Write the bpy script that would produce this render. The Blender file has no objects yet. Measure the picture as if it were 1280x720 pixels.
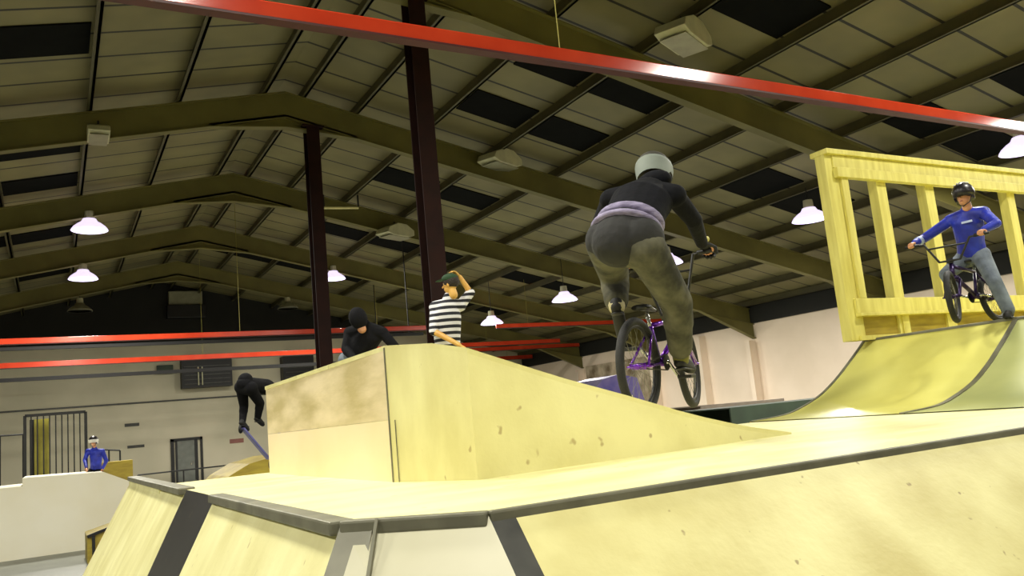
import bpy, bmesh, math, random
from mathutils import Vector as V, Matrix, noise
R_ = math.radians
random.seed(4)
C = bpy.context.scene.collection

# ------------------------------------------------------------------ camera
CF, CYAW, CPITCH, CROLL = 1030.7, 0.516523, 0.152917, 0.0945314
cy, sy = math.cos(CYAW), math.sin(CYAW); cp, sp_ = math.cos(CPITCH), math.sin(CPITCH)
FW = V((sy*cp, cy*cp, sp_)); RT = V((cy, -sy, 0)); UP = RT.cross(FW)
cr, sr = math.cos(CROLL), math.sin(CROLL)
RT, UP = RT*cr - UP*sr, RT*sr + UP*cr
EYE = V((0, 0, 1.9))          # floor is z = 0
def ray(x, y): return FW + RT*((x-640)/CF) - UP*((y-360)/CF)
def atY(x, y, Y): d = ray(x, y); return EYE + d*(Y/d.y)
def atD(x, y, D): return EYE + ray(x, y)*D
def atZ(x, y, Z): d = ray(x, y); return EYE + d*((Z-EYE.z)/d.z)
cam = bpy.data.cameras.new('camera'); cam.sensor_width = 36; cam.lens = CF/1280*36; cam.clip_end = 200; cam.clip_start = .05
co = bpy.data.objects.new('camera', cam); C.objects.link(co)
m = Matrix((RT, UP, -FW)).transposed().to_4x4(); m.translation = EYE
co.matrix_world = m
bpy.context.scene.camera = co

# ------------------------------------------------------------------ materials
def lin(c): return tuple((v/12.92 if v <= .04045 else ((v+.055)/1.055)**2.4) for v in [x/255 for x in c])
def mat(name, col, rough=.6, metal=0, col2=None, scale=4, detail=4, bump=0, bscale=40, stretch=(1, 1, 1), emit=None, coat=0, spots=None, spec=.5):
    M = bpy.data.materials.new(name); M.use_nodes = True
    nt = M.node_tree; b = nt.nodes['Principled BSDF']; N = nt.nodes.new; L = nt.links.new
    c1 = (*lin(col), 1)
    b.inputs['Base Color'].default_value = c1; b.inputs['Roughness'].default_value = rough; b.inputs['Metallic'].default_value = metal
    b.inputs['Coat Weight'].default_value = coat; b.inputs['Specular IOR Level'].default_value = spec
    tc = N('ShaderNodeTexCoord'); mp = N('ShaderNodeMapping'); mp.inputs['Scale'].default_value = stretch; L(tc.outputs['Object'], mp.inputs['Vector'])
    n = N('ShaderNodeTexNoise'); n.inputs['Scale'].default_value = scale; n.inputs['Detail'].default_value = detail; L(mp.outputs[0], n.inputs['Vector'])
    r = N('ShaderNodeValToRGB'); r.color_ramp.elements[0].position = .35; r.color_ramp.elements[1].position = .65
    c2 = (*lin(col2), 1) if col2 else (*[v*.8 for v in c1[:3]], 1)
    r.color_ramp.elements[0].color = c2; r.color_ramp.elements[1].color = c1
    L(n.outputs['Fac'], r.inputs['Fac']); out = r.outputs['Color']
    if spots:
        sc, thr, sc_col = spots
        n2 = N('ShaderNodeTexNoise'); n2.inputs['Scale'].default_value = sc; n2.inputs['Detail'].default_value = 2; L(mp.outputs[0], n2.inputs['Vector'])
        r2 = N('ShaderNodeValToRGB'); r2.color_ramp.elements[0].position = thr; r2.color_ramp.elements[1].position = thr+.04
        r2.color_ramp.elements[0].color = (0, 0, 0, 1); r2.color_ramp.elements[1].color = (.75, .75, .75, 1)
        L(n2.outputs['Fac'], r2.inputs['Fac'])
        mx = N('ShaderNodeMixRGB'); L(r2.outputs['Color'], mx.inputs['Fac']); L(out, mx.inputs['Color1']); mx.inputs['Color2'].default_value = (*lin(sc_col), 1)
        out = mx.outputs['Color']
    L(out, b.inputs['Base Color'])
    if bump:
        nb = N('ShaderNodeTexNoise'); nb.inputs['Scale'].default_value = bscale; L(mp.outputs[0], nb.inputs['Vector'])
        bp = N('ShaderNodeBump'); bp.inputs['Strength'].default_value = bump; bp.inputs['Distance'].default_value = .02
        L(nb.outputs['Fac'], bp.inputs['Height']); L(bp.outputs[0], b.inputs['Normal'])
    if emit:
        b.inputs['Emission Color'].default_value = (*lin(emit[0]), 1); b.inputs['Emission Strength'].default_value = emit[1]
    return M
def striped(name, c1, c2, axis, period, duty, rough=.6):
    """hard repeated stripes along one object axis"""
    M = bpy.data.materials.new(name); M.use_nodes = True
    nt = M.node_tree; b = nt.nodes['Principled BSDF']; N = nt.nodes.new; L = nt.links.new
    tc = N('ShaderNodeTexCoord'); s = N('ShaderNodeSeparateXYZ'); L(tc.outputs['Object'], s.inputs[0])
    a = N('ShaderNodeMath'); a.operation = 'DIVIDE'; a.inputs[1].default_value = period; L(s.outputs[axis], a.inputs[0])
    f = N('ShaderNodeMath'); f.operation = 'FRACT'; L(a.outputs[0], f.inputs[0])
    g = N('ShaderNodeMath'); g.operation = 'LESS_THAN'; g.inputs[1].default_value = duty; L(f.outputs[0], g.inputs[0])
    n = N('ShaderNodeTexNoise'); n.inputs['Scale'].default_value = .9; L(tc.outputs['Object'], n.inputs['Vector'])
    r = N('ShaderNodeValToRGB'); r.color_ramp.elements[0].position = .3; r.color_ramp.elements[1].position = .7
    r.color_ramp.elements[0].color = (*[v*.72 for v in lin(c1)], 1); r.color_ramp.elements[1].color = (*lin(c1), 1)
    L(n.outputs['Fac'], r.inputs['Fac'])
    mx = N('ShaderNodeMixRGB'); L(g.outputs[0], mx.inputs['Fac']); L(r.outputs['Color'], mx.inputs['Color1']); mx.inputs['Color2'].default_value = (*lin(c2), 1)
    L(mx.outputs[0], b.inputs['Base Color']); b.inputs['Roughness'].default_value = rough
    return M

M = {}
M['ply'] = mat('birch_plywood', (235, 230, 172), .5, col2=(216, 209, 146), scale=1.8, detail=8, stretch=(1, 2.2, 1), spots=(9, .71, (170, 150, 98)), bump=.05)
M['ply_pale'] = mat('pale_plywood', (252, 234, 200), .55, col2=(246, 226, 186), scale=1.3, detail=6, spots=(5, .74, (206, 184, 138)), bump=.04)
M['ply_scuffed'] = mat('scuffed_plywood', (236, 220, 184), .6, col2=(196, 180, 130), scale=3.0, detail=7, stretch=(1, .5, 2.4), bump=.04)
M['ply_bank'] = mat('worn_plywood', (220, 213, 150), .5, col2=(194, 183, 116), scale=2.6, detail=9, stretch=(1, 1, 1), spots=(15, .72, (130, 108, 62)), bump=.06)
M['ply_green'] = mat('olive_plywood', (214, 210, 120), .24, col2=(200, 194, 102), scale=1.2, detail=6, bump=.03)
M['ply_sage'] = mat('sage_sheet', (176, 180, 118), .35, col2=(158, 164, 108), scale=1.5, detail=5)
M['pale_sheet'] = mat('pale_sheet', (216, 212, 188), .45, col2=(202, 198, 170), scale=1.5, detail=4, spots=(7, .72, (110, 100, 76)))
M['ply_white'] = mat('white_painted_board', (252, 248, 230), .6, col2=(246, 240, 216), scale=.8)
M['steel'] = mat('worn_steel', (128, 126, 106), .5, .3, col2=(104, 102, 86), scale=6)
M['steel_pale'] = mat('dull_steel', (134, 132, 116), .5, .2, col2=(112, 110, 98), scale=5)
M['black_paint'] = mat('black_paint', (30, 31, 30), .45, col2=(22, 22, 22), scale=8, spots=(14, .68, (70, 66, 50)))
M['grey_strip'] = mat('dark_grey_strip', (68, 68, 62), .45, col2=(50, 50, 46), scale=8)
M['timber'] = mat('yellow_timber', (226, 217, 122), .6, col2=(208, 196, 98), scale=3, detail=7, stretch=(5, 5, .6), bump=.05)
M['timber_dark'] = mat('ochre_board', (178, 158, 56), .6, col2=(150, 130, 44), scale=3, stretch=(1, 1, 5))
M['floor'] = mat('grey_concrete', (138, 140, 130), .5, col2=(120, 122, 112), scale=.7, detail=6)
M['wall_cream'] = mat('cream_block_wall', (244, 226, 206), .7, col2=(230, 212, 190), scale=.5, detail=5)
M['wall_back'] = mat('pale_grey_wall', (216, 208, 182), .7, col2=(196, 190, 164), scale=.35, detail=4)
M['gable'] = mat('dark_cladding', (26, 26, 20), .8, col2=(20, 20, 16), scale=1)
M['ochre_wall'] = mat('rear_wall_paint', (180, 172, 140), .8, col2=(160, 152, 120), scale=.4)
M['rafter'] = mat('olive_painted_steel', (112, 106, 52), .6, col2=(98, 93, 44), scale=1.2)
M['purlin'] = mat('dark_olive_steel', (82, 77, 44), .6, col2=(70, 66, 38), scale=2)
M['roof'] = striped('liner_panels', (132, 125, 84), (34, 31, 20), 1, .95, .065)
M['skylight'] = mat('night_rooflight', (16, 17, 15), .9, col2=(12, 13, 12), scale=3, spec=.1)
M['column'] = mat('dark_maroon_steel', (40, 17, 12), .7, col2=(30, 13, 10), spec=.2, scale=3)
M['red'] = mat('red_gloss_paint', (196, 64, 36), .17, col2=(184, 54, 30), scale=2)
M['red_shaded'] = mat('shaded_red_paint', (70, 18, 14), .5)
M['black_rail'] = mat('black_rail_paint', (12, 10, 9), .7)
M['white_box'] = mat('pale_lamp_housing', (198, 196, 160), .5)
M['lamp'] = mat('glowing_acrylic', (240, 240, 255), .4, emit=((236, 220, 255), 2.1))
M['lamp_off'] = mat('unlit_acrylic', (150, 148, 122), .35)
M['tube'] = mat('tube_glow', (210, 200, 140), .4, emit=((200, 190, 120), .25))
M['dark'] = mat('black_metal', (22, 22, 22), .5)
M['grey_door'] = mat('grey_door_paint', (128, 132, 124), .6)
M['rubber'] = mat('tyre_rubber', (24, 24, 23), .7, bump=.3, bscale=120)
M['purple'] = mat('purple_metal', (104, 32, 176), .22, .5, col2=(104, 30, 170), scale=3, coat=.5)
M['violet_dark'] = mat('deep_violet_metal', (44, 24, 74), .3, .4)
M['chrome'] = mat('chrome', (200, 200, 200), .18, .9)
M['blue_tube'] = mat('pale_blue_metal', (120, 120, 190), .3, .4)
M['black_plastic'] = mat('black_plastic', (26, 26, 26), .45)
M['black_cloth'] = mat('black_cloth', (15, 16, 22), .9, col2=(10, 11, 15), spec=.2, scale=7, bump=.4, bscale=14)
M['dark_cloth'] = mat('charcoal_cloth', (18, 18, 22), .9, col2=(13, 13, 16), spec=.2, scale=7, bump=.4, bscale=14)
M['hem'] = mat('lavender_grey_knit', (150, 142, 172), .8, col2=(112, 104, 130), scale=12, stretch=(1, 1, 4), bump=.3)
M['jeans'] = mat('grey_green_denim', (100, 98, 82), .9, col2=(54, 54, 47), spec=.2, scale=6, detail=6, bump=.5, bscale=12)
M['seat_shade'] = mat('shaded_denim', (34, 34, 32), .85, col2=(24, 24, 24), scale=6, bump=.4, bscale=14)  # jeans in shade, the shade put into the colour
M['jeans_blue'] = mat('grey_blue_denim', (120, 130, 140), .85, col2=(92, 100, 112), scale=7, bump=.4, bscale=16)
M['blue_jacket'] = mat('royal_blue_nylon', (40, 58, 190), .5, col2=(24, 34, 140), scale=7, detail=5, bump=.5, bscale=14)
M['blue_stripe'] = mat('pale_blue_trim', (190, 205, 240), .6)
M['skin'] = mat('skin', (206, 150, 110), .5, col2=(194, 136, 98), scale=6)
M['skin_warm'] = mat('warm_lit_skin', (214, 168, 84), .5, col2=(200, 150, 74), scale=6)
M['hair'] = mat('dark_brown_hair', (38, 28, 20), .7, bump=.6, bscale=60)
M['helmet_grey'] = mat('silver_grey_shell', (64, 62, 50), .65, col2=(50, 48, 40), scale=4)
M['helmet_pale'] = mat('pale_helmet_band', (132, 140, 130), .6, spec=.2)
M['helmet_black'] = mat('black_helmet_shell', (28, 24, 28), .35)
M['white'] = mat('off_white_plastic', (232, 230, 220), .45)
M['shoe'] = mat('black_suede', (22, 22, 22), .7)
M['sock'] = mat('khaki_sock', (112, 110, 50), .9, col2=(90, 88, 40), scale=20, stretch=(1, 1, 6))
M['cuff'] = mat('cream_cuff', (190, 180, 140), .8)
M['glove'] = mat('black_yellow_glove', (30, 30, 26), .7)
M['glove_patch'] = mat('yellow_glove_patch', (216, 208, 120), .6)
M['green_cap'] = mat('dark_green_cap', (34, 66, 36), .8)
M['tee'] = striped('black_white_striped_jersey', (235, 235, 240), (22, 24, 34), 2, .068, .5, .8)
M['eye'] = mat('dark_eye', (25, 18, 14), .25)
M['lips'] = mat('lips', (150, 84, 70), .5)
M['green_ramp'] = mat('dark_green_board', (52, 70, 52), .6, col2=(36, 48, 38), scale=1.5)
M['grey_ramp'] = mat('grey_pink_board', (150, 136, 122), .6)
M['graffiti'] = mat('blue_violet_paint', (58, 48, 120), .6, col2=(96, 84, 130), scale=2.4, detail=5)
M['mural'] = mat('cream_and_brown_mural', (206, 190, 164), .7, col2=(120, 104, 80), scale=1.6, detail=5)
M['red_sign'] = mat('faded_red_sign', (150, 96, 84), .6)
M['cage_yellow'] = mat('mustard_panel', (170, 160, 60), .6)
M['yellow_cord'] = mat('yellow_cord', (150, 142, 60), .7)

# ------------------------------------------------------------------ helpers
def tag(o, label=None, cat=None, group=None, kind=None):
    if label: o['label'] = label
    if cat: o['category'] = cat
    if group: o['group'] = group
    if kind: o['kind'] = kind
    return o
def empty(name, loc, rz=0, rot=None):
    o = bpy.data.objects.new(name, None); C.objects.link(o); o.location = loc
    o.rotation_euler = rot if rot else (0, 0, rz); o.empty_display_size = .2
    return o
class MB:
    def __init__(s): s.v = []; s.f = []
    def add(s, vs, fs):
        b = len(s.v); s.v += [V(p) for p in vs]; s.f += [tuple(i+b for i in f) for f in fs]; return s
    def box(s, a, b):
        (x0, y0, z0), (x1, y1, z1) = a, b
        return s.add([(x0,y0,z0),(x1,y0,z0),(x1,y1,z0),(x0,y1,z0),(x0,y0,z1),(x1,y0,z1),(x1,y1,z1),(x0,y1,z1)],
                     [(0,3,2,1),(4,5,6,7),(0,1,5,4),(1,2,6,5),(2,3,7,6),(3,0,4,7)])
    def hexa(s, p8):
        return s.add(p8, [(0,3,2,1),(4,5,6,7),(0,1,5,4),(1,2,6,5),(2,3,7,6),(3,0,4,7)])
    def bar(s, a, b, w, h, up=(0, 0, 1)):
        a, b = V(a), V(b); d = (b-a).normalized(); u = V(up)
        if abs(d.dot(u)) > .98: u = V((1, 0, 0))
        r = d.cross(u).normalized()*(w/2); u2 = r.cross(d).normalized()*(h/2)
        return s.hexa([a-r-u2, a+r-u2, b+r-u2, b-r-u2, a-r+u2, a+r+u2, b+r+u2, b-r+u2])
    def plate(s, pts, off):
        """polygon pts (coplanar) thickened by vector off"""
        n = len(pts); off = V(off); pts = [V(p) for p in pts]
        return s.add(pts+[p+off for p in pts], [tuple(range(n)), tuple(range(2*n-1, n-1, -1))]+[(i, n+i, n+(i+1) % n, (i+1) % n) for i in range(n)])
    def loft(s, rings, caps=True):
        n = len(rings[0]); vs = [p for r in rings for p in r]; fs = []
        for k in range(len(rings)-1):
            for i in range(n): fs.append((k*n+i, k*n+(i+1) % n, (k+1)*n+(i+1) % n, (k+1)*n+i))
        if caps: fs += [tuple(range(n-1, -1, -1)), tuple((len(rings)-1)*n+i for i in range(n))]
        return s.add(vs, fs)
    def tube(s, pts, r, n=10, side=None, caps=True, flat=1.0):
        """swept tube; r number or list; side = wide direction, flat = depth/width ratio"""
        pts = [V(p) for p in pts]; rs = r if isinstance(r, (list, tuple)) else [r]*len(pts)
        rings = []; prev = None
        for i, p in enumerate(pts):
            t = (pts[min(i+1, len(pts)-1)]-pts[max(i-1, 0)]).normalized()
            if side is not None: a = V(side)
            else: a = prev if prev is not None else (V((0, 0, 1)) if abs(t.z) < .9 else V((1, 0, 0)))
            a = (a-t*a.dot(t))
            if a.length < 1e-4: a = t.orthogonal()
            a.normalize(); b = t.cross(a); prev = a
            rr = rs[i]; w, d = rr if isinstance(rr, tuple) else (rr, rr*flat)
            rings.append([p+a*(math.cos(2*math.pi*k/n)*w)+b*(math.sin(2*math.pi*k/n)*d) for k in range(n)])
        return s.loft(rings, caps)
    def caps(s, a, b, ra, rb, n=14, side=None, flat=1.0):
        """tapered capsule with round ends"""
        a, b = V(a), V(b); d = (b-a); L = d.length
        if L < 1e-5: d = V((0, 0, 1)); L = 0
        d = d.normalized(); P = []; Rr = []
        for k in range(5, 0, -1): t = k/5*math.pi/2; P.append(a-d*(ra*math.sin(t)*.999)); Rr.append(max(ra*math.cos(t), .0006))
        P.append(a); Rr.append(ra)
        if L > 0: P.append((a+b)/2); Rr.append((ra+rb)/2); P.append(b); Rr.append(rb)
        for k in range(1, 6): t = k/5*math.pi/2; P.append(b+d*(rb*math.sin(t)*.999)); Rr.append(max(rb*math.cos(t), .0006))
        sd = side if side is not None else d.orthogonal()
        return s.tube(P, [(r, r*flat) for r in Rr], n, side=sd)
    def ell(s, c, rad, axes=None, n=16):
        c = V(c); ax = axes or (V((1,0,0)), V((0,1,0)), V((0,0,1)))
        rings = []
        for i in range(n//2+1):
            t = -math.pi/2+math.pi*i/(n//2); cz = math.sin(t); r = max(math.cos(t), .004)
            rings.append([c+ax[0]*(rad[0]*r*math.cos(2*math.pi*k/n))+ax[1]*(rad[1]*r*math.sin(2*math.pi*k/n))+ax[2]*(rad[2]*cz) for k in range(n)])
        return s.loft(rings)
    def torus(s, c, Rm, r, axis, n=40, k=10):
        c = V(c); ax = V(axis).normalized(); u = ax.orthogonal().normalized(); w = ax.cross(u)
        vs = []; fs = []
        for i in range(n):
            t = 2*math.pi*i/n; d = u*math.cos(t)+w*math.sin(t)
            for j in range(k):
                p = 2*math.pi*j/k; vs.append(c+d*(Rm+r*math.cos(p))+ax*(r*math.sin(p)))
        for i in range(n):
            for j in range(k): fs.append((i*k+j, ((i+1) % n)*k+j, ((i+1) % n)*k+(j+1) % k, i*k+(j+1) % k))
        return s.add(vs, fs)
    def build(s, name, mt, parent=None, smooth=False, bevel=0, world=True, remesh=0, smooth_it=0, label=None, kind=None):
        me = bpy.data.meshes.new(name)
        off = parent.location if (parent is not None and world and parent.parent is None) else None
        if parent is not None and world and parent.parent is not None:
            off = parent.parent.location
        if parent is not None and world and parent.type == 'MESH' and parent.parent is None: off = parent.location
        vs = [tuple(p-off) if off is not None else tuple(p) for p in s.v]
        me.from_pydata(vs, [], s.f); me.update()
        bm = bmesh.new(); bm.from_mesh(me)
        bmesh.ops.recalc_face_normals(bm, faces=bm.faces); bm.to_mesh(me); bm.free()
        if remesh:
            t = bpy.data.objects.new('tmp', me); C.objects.link(t)
            md = t.modifiers.new('r', 'REMESH'); md.mode = 'VOXEL'; md.voxel_size = remesh
            if smooth_it:
                ms = t.modifiers.new('s', 'SMOOTH'); ms.iterations = smooth_it; ms.factor = .5
            dg = bpy.context.evaluated_depsgraph_get(); dg.update()
            me2 = bpy.data.meshes.new_from_object(t.evaluated_get(dg)); me2.name = name
            bpy.data.objects.remove(t); me = me2; me.materials.clear(); smooth = True
        if bevel:
            bm = bmesh.new(); bm.from_mesh(me)
            es = [e for e in bm.edges if len(e.link_faces) == 2 and e.calc_face_angle(0) > .5]
            bmesh.ops.bevel(bm, geom=es, offset=bevel, segments=2, affect='EDGES', profile=.6); bm.to_mesh(me); bm.free()
        if smooth:
            for p in me.polygons: p.use_smooth = True
        me.materials.append(M[mt] if isinstance(mt, str) else mt)
        o = bpy.data.objects.new(name, me); C.objects.link(o)
        if parent is not None: o.parent = parent
        if label: o['label'] = label
        if kind: o['kind'] = kind
        return o
def struct(name, mb, mt, **k):
    o = mb.build(name, mt, **k); o['kind'] = 'structure'; return o
def single(name, mb, mt, base, label, cat, group=None, **k):
    """top-level thing that is one mesh; origin at its base"""
    base = V(base); mb.v = [p-base for p in mb.v]
    o = mb.build(name, mt, **k); o.location = base
    return tag(o, label, cat, group)
def copy_tree(o, parent=None):
    c = o.copy(); C.objects.link(c); c.parent = parent
    for ch in list(o.children): copy_tree(ch, c)
    return c

# ------------------------------------------------------------------ the hall
XRIDGE, HL, SL = 4.513, 6.865+1.9, .2221
F0, SP = 11.256, 6.0
XE_R, XE_L = 23.74, -14.72
YB, YF = 41.26, -12.74
def zr(x, off=0): return HL+off-SL*abs(x-XRIDGE)
struct('floor', MB().box((XE_L-.3, YF-.3, -.2), (XE_R+.3, YB+.3, 0)), 'floor')
ROOF = .86
for nm, xe in (('ceiling', XE_R), ('ceiling_left', XE_L)):
    b = MB(); x0 = XRIDGE
    b.hexa([(x0, YF-.3, zr(x0, ROOF)), (xe, YF-.3, zr(xe, ROOF)), (xe, YB+.3, zr(xe, ROOF)), (x0, YB+.3, zr(x0, ROOF)),
            (x0, YF-.3, zr(x0, ROOF+.15)), (xe, YF-.3, zr(xe, ROOF+.15)), (xe, YB+.3, zr(xe, ROOF+.15)), (x0, YB+.3, zr(x0, ROOF+.15))])
    struct('ceiling', b, 'roof')
WT = 4.9+1.9
struct('wall_back', MB().box((XE_L, YB, 0), (XE_R, YB+.3, 6.75)), 'wall_back')
b = MB(); g = [(XE_L, YB, 6.75), (XE_R, YB, 6.75)]
xs_ = XRIDGE
gp = [(x, z) for x, z in ((XE_L, 6.0), (XE_R, 6.0), (XE_R, zr(XE_R, ROOF)), (xs_, zr(xs_, ROOF)), (XE_L, zr(XE_L, ROOF)))]
def gable(y, d, low):
    zz = [(XE_L, min(low, zr(XE_L, ROOF)-.01)), (XE_R, min(low, zr(XE_R, ROOF)-.01)), (XE_R, zr(XE_R, ROOF)), (XRIDGE, zr(XRIDGE, ROOF)), (XE_L, zr(XE_L, ROOF))]
    return MB().plate([(x, y, z) for x, z in zz], (0, d, 0))
# dark cladding of the gable, a little proud of the blockwork below it
zz = [(-2.9, 6.8), (12.0, 6.8)]
xa = XRIDGE-(HL+ROOF-6.8)/SL; xb = XRIDGE+(HL+ROOF-6.8)/SL
struct('wall_back', MB().plate([(xa, YB-.06, 6.8), (xb, YB-.06, 6.8), (XRIDGE, YB-.06, zr(XRIDGE, ROOF))], (0, .2, 0)), 'gable')
struct('wall_front', gable(YF-.3, .3, 0), 'ochre_wall')
struct('wall_left', MB().box((XE_L-.3, YF, 0), (XE_L, YB, zr(XE_L, ROOF))), 'ochre_wall')
struct('wall_right', MB().box((XE_R, YF, 0), (XE_R+.3, YB, zr(XE_R, ROOF))), 'wall_cream')
struct('trim_1', MB().box((XE_R-.12, YF, zr(XE_R, .05)), (XE_R, YB, zr(XE_R, ROOF))), 'gable')   # dark eaves strip
struct('trim_2', MB().box((XE_L, YB-.05, 4.02), (XE_R, YB, 4.09)), 'grey_strip')                  # ledge on the back wall
struct('trim_3', MB().box((-6.0, YB-.09, 4.09), (-.2, YB, 4.7)), 'wall_back')
# portal frames
for k in range(-4, 6):
    Y = F0+(k-0)*SP if k < 5 else None
    if k == 5: continue
    b = MB()
    for s, xe in ((1, XE_R), (-1, XE_L)):
        xi = XRIDGE; dz = .6
        def slab(z0, z1, w):
            x1 = xe
            b.hexa([(xi, Y-w, zr(xi, z0)), (x1, Y-w, zr(x1, z0)), (x1, Y+w, zr(x1, z0)), (xi, Y+w, zr(xi, z0)),
                    (xi, Y-w, zr(xi, z1)), (x1, Y-w, zr(x1, z1)), (x1, Y+w, zr(x1, z1)), (xi, Y+w, zr(xi, z1))])
        slab(0, .02, .1); slab(.02, .58, .012); slab(.58, .6, .1)
        # haunch at the eaves and at the apex
        xh = xe-s*2.6
        b.hexa([(xh, Y-.1, zr(xh, 0)), (xe, Y-.1, zr(xe, -.55)), (xe, Y+.1, zr(xe, -.55)), (xh, Y+.1, zr(xh, 0)),
                (xh, Y-.1, zr(xh, .03)), (xe, Y-.1, zr(xe, -.52)), (xe, Y+.1, zr(xe, -.52)), (xh, Y+.1, zr(xh, .03))])
        b.hexa([(xh, Y-.012, zr(xh, 0)), (xe, Y-.012, zr(xe, -.52)), (xe, Y+.012, zr(xe, -.52)), (xh, Y+.012, zr(xh, 0)),
                (xh, Y-.012, zr(xh, .05)), (xe, Y-.012, zr(xe, .05)), (xe, Y+.012, zr(xe, .05)), (xh, Y+.012, zr(xh, .05))])
        xc = XRIDGE+s*1.6
        b.hexa([(XRIDGE, Y-.1, HL-.22), (xc, Y-.1, zr(xc)-.0), (xc, Y+.1, zr(xc)), (XRIDGE, Y+.1, HL-.22),
                (XRIDGE, Y-.1, HL-.18), (xc, Y-.1, zr(xc)+.03), (xc, Y+.1, zr(xc)+.03), (XRIDGE, Y+.1, HL-.18)])
        b.hexa([(XRIDGE, Y-.012, HL-.2), (xc, Y-.012, zr(xc)), (xc, Y+.012, zr(xc)), (XRIDGE, Y+.012, HL-.2),
                (XRIDGE, Y-.012, HL+.1), (xc, Y-.012, zr(xc)+.1), (xc, Y+.012, zr(xc)+.1), (XRIDGE, Y+.012, HL+.1)])
        bc = MB(); bc.box((min(xe, xe-s*.4), Y-.012, 0), (max(xe, xe-s*.4), Y+.012, zr(xe, -.6)))
        bc.box((min(xe-s*.4, xe-s*.42), Y-.1, 0), (max(xe-s*.4, xe-s*.42), Y+.1, zr(xe, -.6)))
        struct('wall_column', bc, 'wall_cream')
    struct('roof_beam', b, 'rafter')
px = [4.1, 4.95, 6.15, 7.75, 9.58, 11.42, 13.1, 14.8, 16.5, 18.3, 20.0, 21.8, 23.4]
px += [2.35, .7, -1.05, -2.8, -4.5, -6.2, -7.9, -9.6, -11.3, -13.0, -14.4]
for x in px:
    b = MB(); z = zr(x, .6); w = .05
    b.box((x-.02, YF, z+.02), (x+.03, YB, z+.24)); b.box((x-.07, YF, z+.02), (x+.03, YB, z+.035))
    struct('roof_purlin_beam', b, 'purlin')
# rooflights, dark at night
n = 1
def rl(x0, x1, y0, y1):
    global n
    b = MB(); zo = ROOF-.03
    b.hexa([(x0, y0, zr(x0, zo)), (x1, y0, zr(x1, zo)), (x1, y1, zr(x1, zo)), (x0, y1, zr(x0, zo)),
            (x0, y0, zr(x0, zo+.06)), (x1, y0, zr(x1, zo+.06)), (x1, y1, zr(x1, zo+.06)), (x0, y1, zr(x0, zo+.06))])
    struct('window_%d' % n, b, 'skylight'); n += 1
for x0, x1, y0, y1 in [(8.0, 9.5, 14.75, 15.85), (9.65, 11.35, 14.75, 15.9), (8.1, 9.5, 12.45, 13.35), (9.65, 11.35, 12.45, 13.35),
                       (7.85, 9.5, 20.2, 21.4), (9.65, 11.35, 20.2, 21.4), (9.65, 11.35, 8.4, 9.6), (7.85, 9.5, 8.4, 9.6),
                       (15.1, 16.4, 13.7, 15.4), (16.6, 18.2, 13.7, 15.4), (14.9, 16.4, 9.4, 10.5), (16.6, 18.2, 9.3, 10.4), (15.2, 17.6, 7.2, 8.2),
                       (-1.0, .6, 13.85, 15.0), (-2.7, -1.1, 13.85, 15.0), (-1.0, .6, 19.6, 20.3), (-2.7, -1.1, 19.6, 20.3), (-1.0, .6, 21.9, 23.0), (-2.7, -1.1, 21.9, 23.0),
                       (-4.4, -2.9, 13.85, 15.0), (9.65, 11.35, 26.2, 27.4), (7.85, 9.5, 26.2, 27.4), (11.5, 13.0, 26.2, 27.4), (5.0, 6.1, 31.8, 33.2), (6.25, 7.7, 31.8, 33.2), (7.85, 9.5, 31.8, 33.2), (9.65, 11.35, 31.8, 33.2),
                       (15.1, 16.4, 20.0, 21.4), (16.6, 18.2, 20.0, 21.4), (11.5, 13.0, 37.5, 38.8), (-1.0, .6, 27.2, 28.4), (-2.7, -1.1, 27.2, 28.4), (-1.0, .6, 33.2, 34.4), (15.1, 18.2, 26.4, 27.6), (15.1, 18.2, 32.4, 33.6)]:
    rl(x0, x1, y0, y1)
# dark posts under the frames
for Y in (F0, F0+SP):
    x = 5.07; b = MB(); top = zr(x)-.03
    b.box((x-.14, Y-.15, 0), (x+.14, Y-.13, top)); b.box((x-.14, Y+.13, 0), (x+.14, Y+.15, top)); b.box((x-.015, Y-.14, 0), (x+.015, Y+.14, top))
    b.box((x-.24, Y-.2, top-.03), (x+.24, Y+.2, top)); b.box((x-.25, Y-.25, 0), (x+.25, Y+.25, .03))
    struct('roof_column', b, 'column')

# ------------------------------------------------------------------ lamps
def dome_profile(b, c, Rr, H, n=28, z0=0):
    prof = [(1.0, 0), (.97, .10), (.86, .32), (.66, .56), (.46, .74), (.40, .88), (.36, 1.0)]
    rings = []
    for r, h in prof: rings.append([V((c[0]+Rr*r*math.cos(2*math.pi*k/n), c[1]+Rr*r*math.sin(2*math.pi*k/n), c[2]+H*h)) for k in range(n)])
    inner = []
    for r, h in reversed(prof[:-1]): inner.append([V((c[0]+(Rr*r-.02)*math.cos(2*math.pi*k/n), c[1]+(Rr*r-.02)*math.sin(2*math.pi*k/n), c[2]+H*h)) for k in range(n)])
    return b.loft(rings+inner)
def highbay(name, p, on, top, Rr=.44):
    t = empty(name, p)
    b = MB(); dome_profile(b, p, Rr, .30); b.build('reflector', 'lamp' if on else 'lamp_off', t, smooth=True)
    b = MB(); q = V(p)+V((0, 0, .10)); b.tube([q, q+V((0, 0, .04))], Rr*.7, 24); b.build('bulb', 'lamp' if on else 'lamp_off', t, smooth=False)
    b = MB(); q = V(p)+V((0, 0, .30)); b.tube([q-V((0, 0, .02)), q+V((0, 0, .20))], [.13, .11], 14)
    b.build('gear_housing', 'white_box', t)
    b = MB(); b.tube([q+V((0, 0, .2)), V((p[0], p[1], max(top, q.z+.25)))], .012, 8); b.build('hanger', 'dark', t)
    return t
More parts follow.
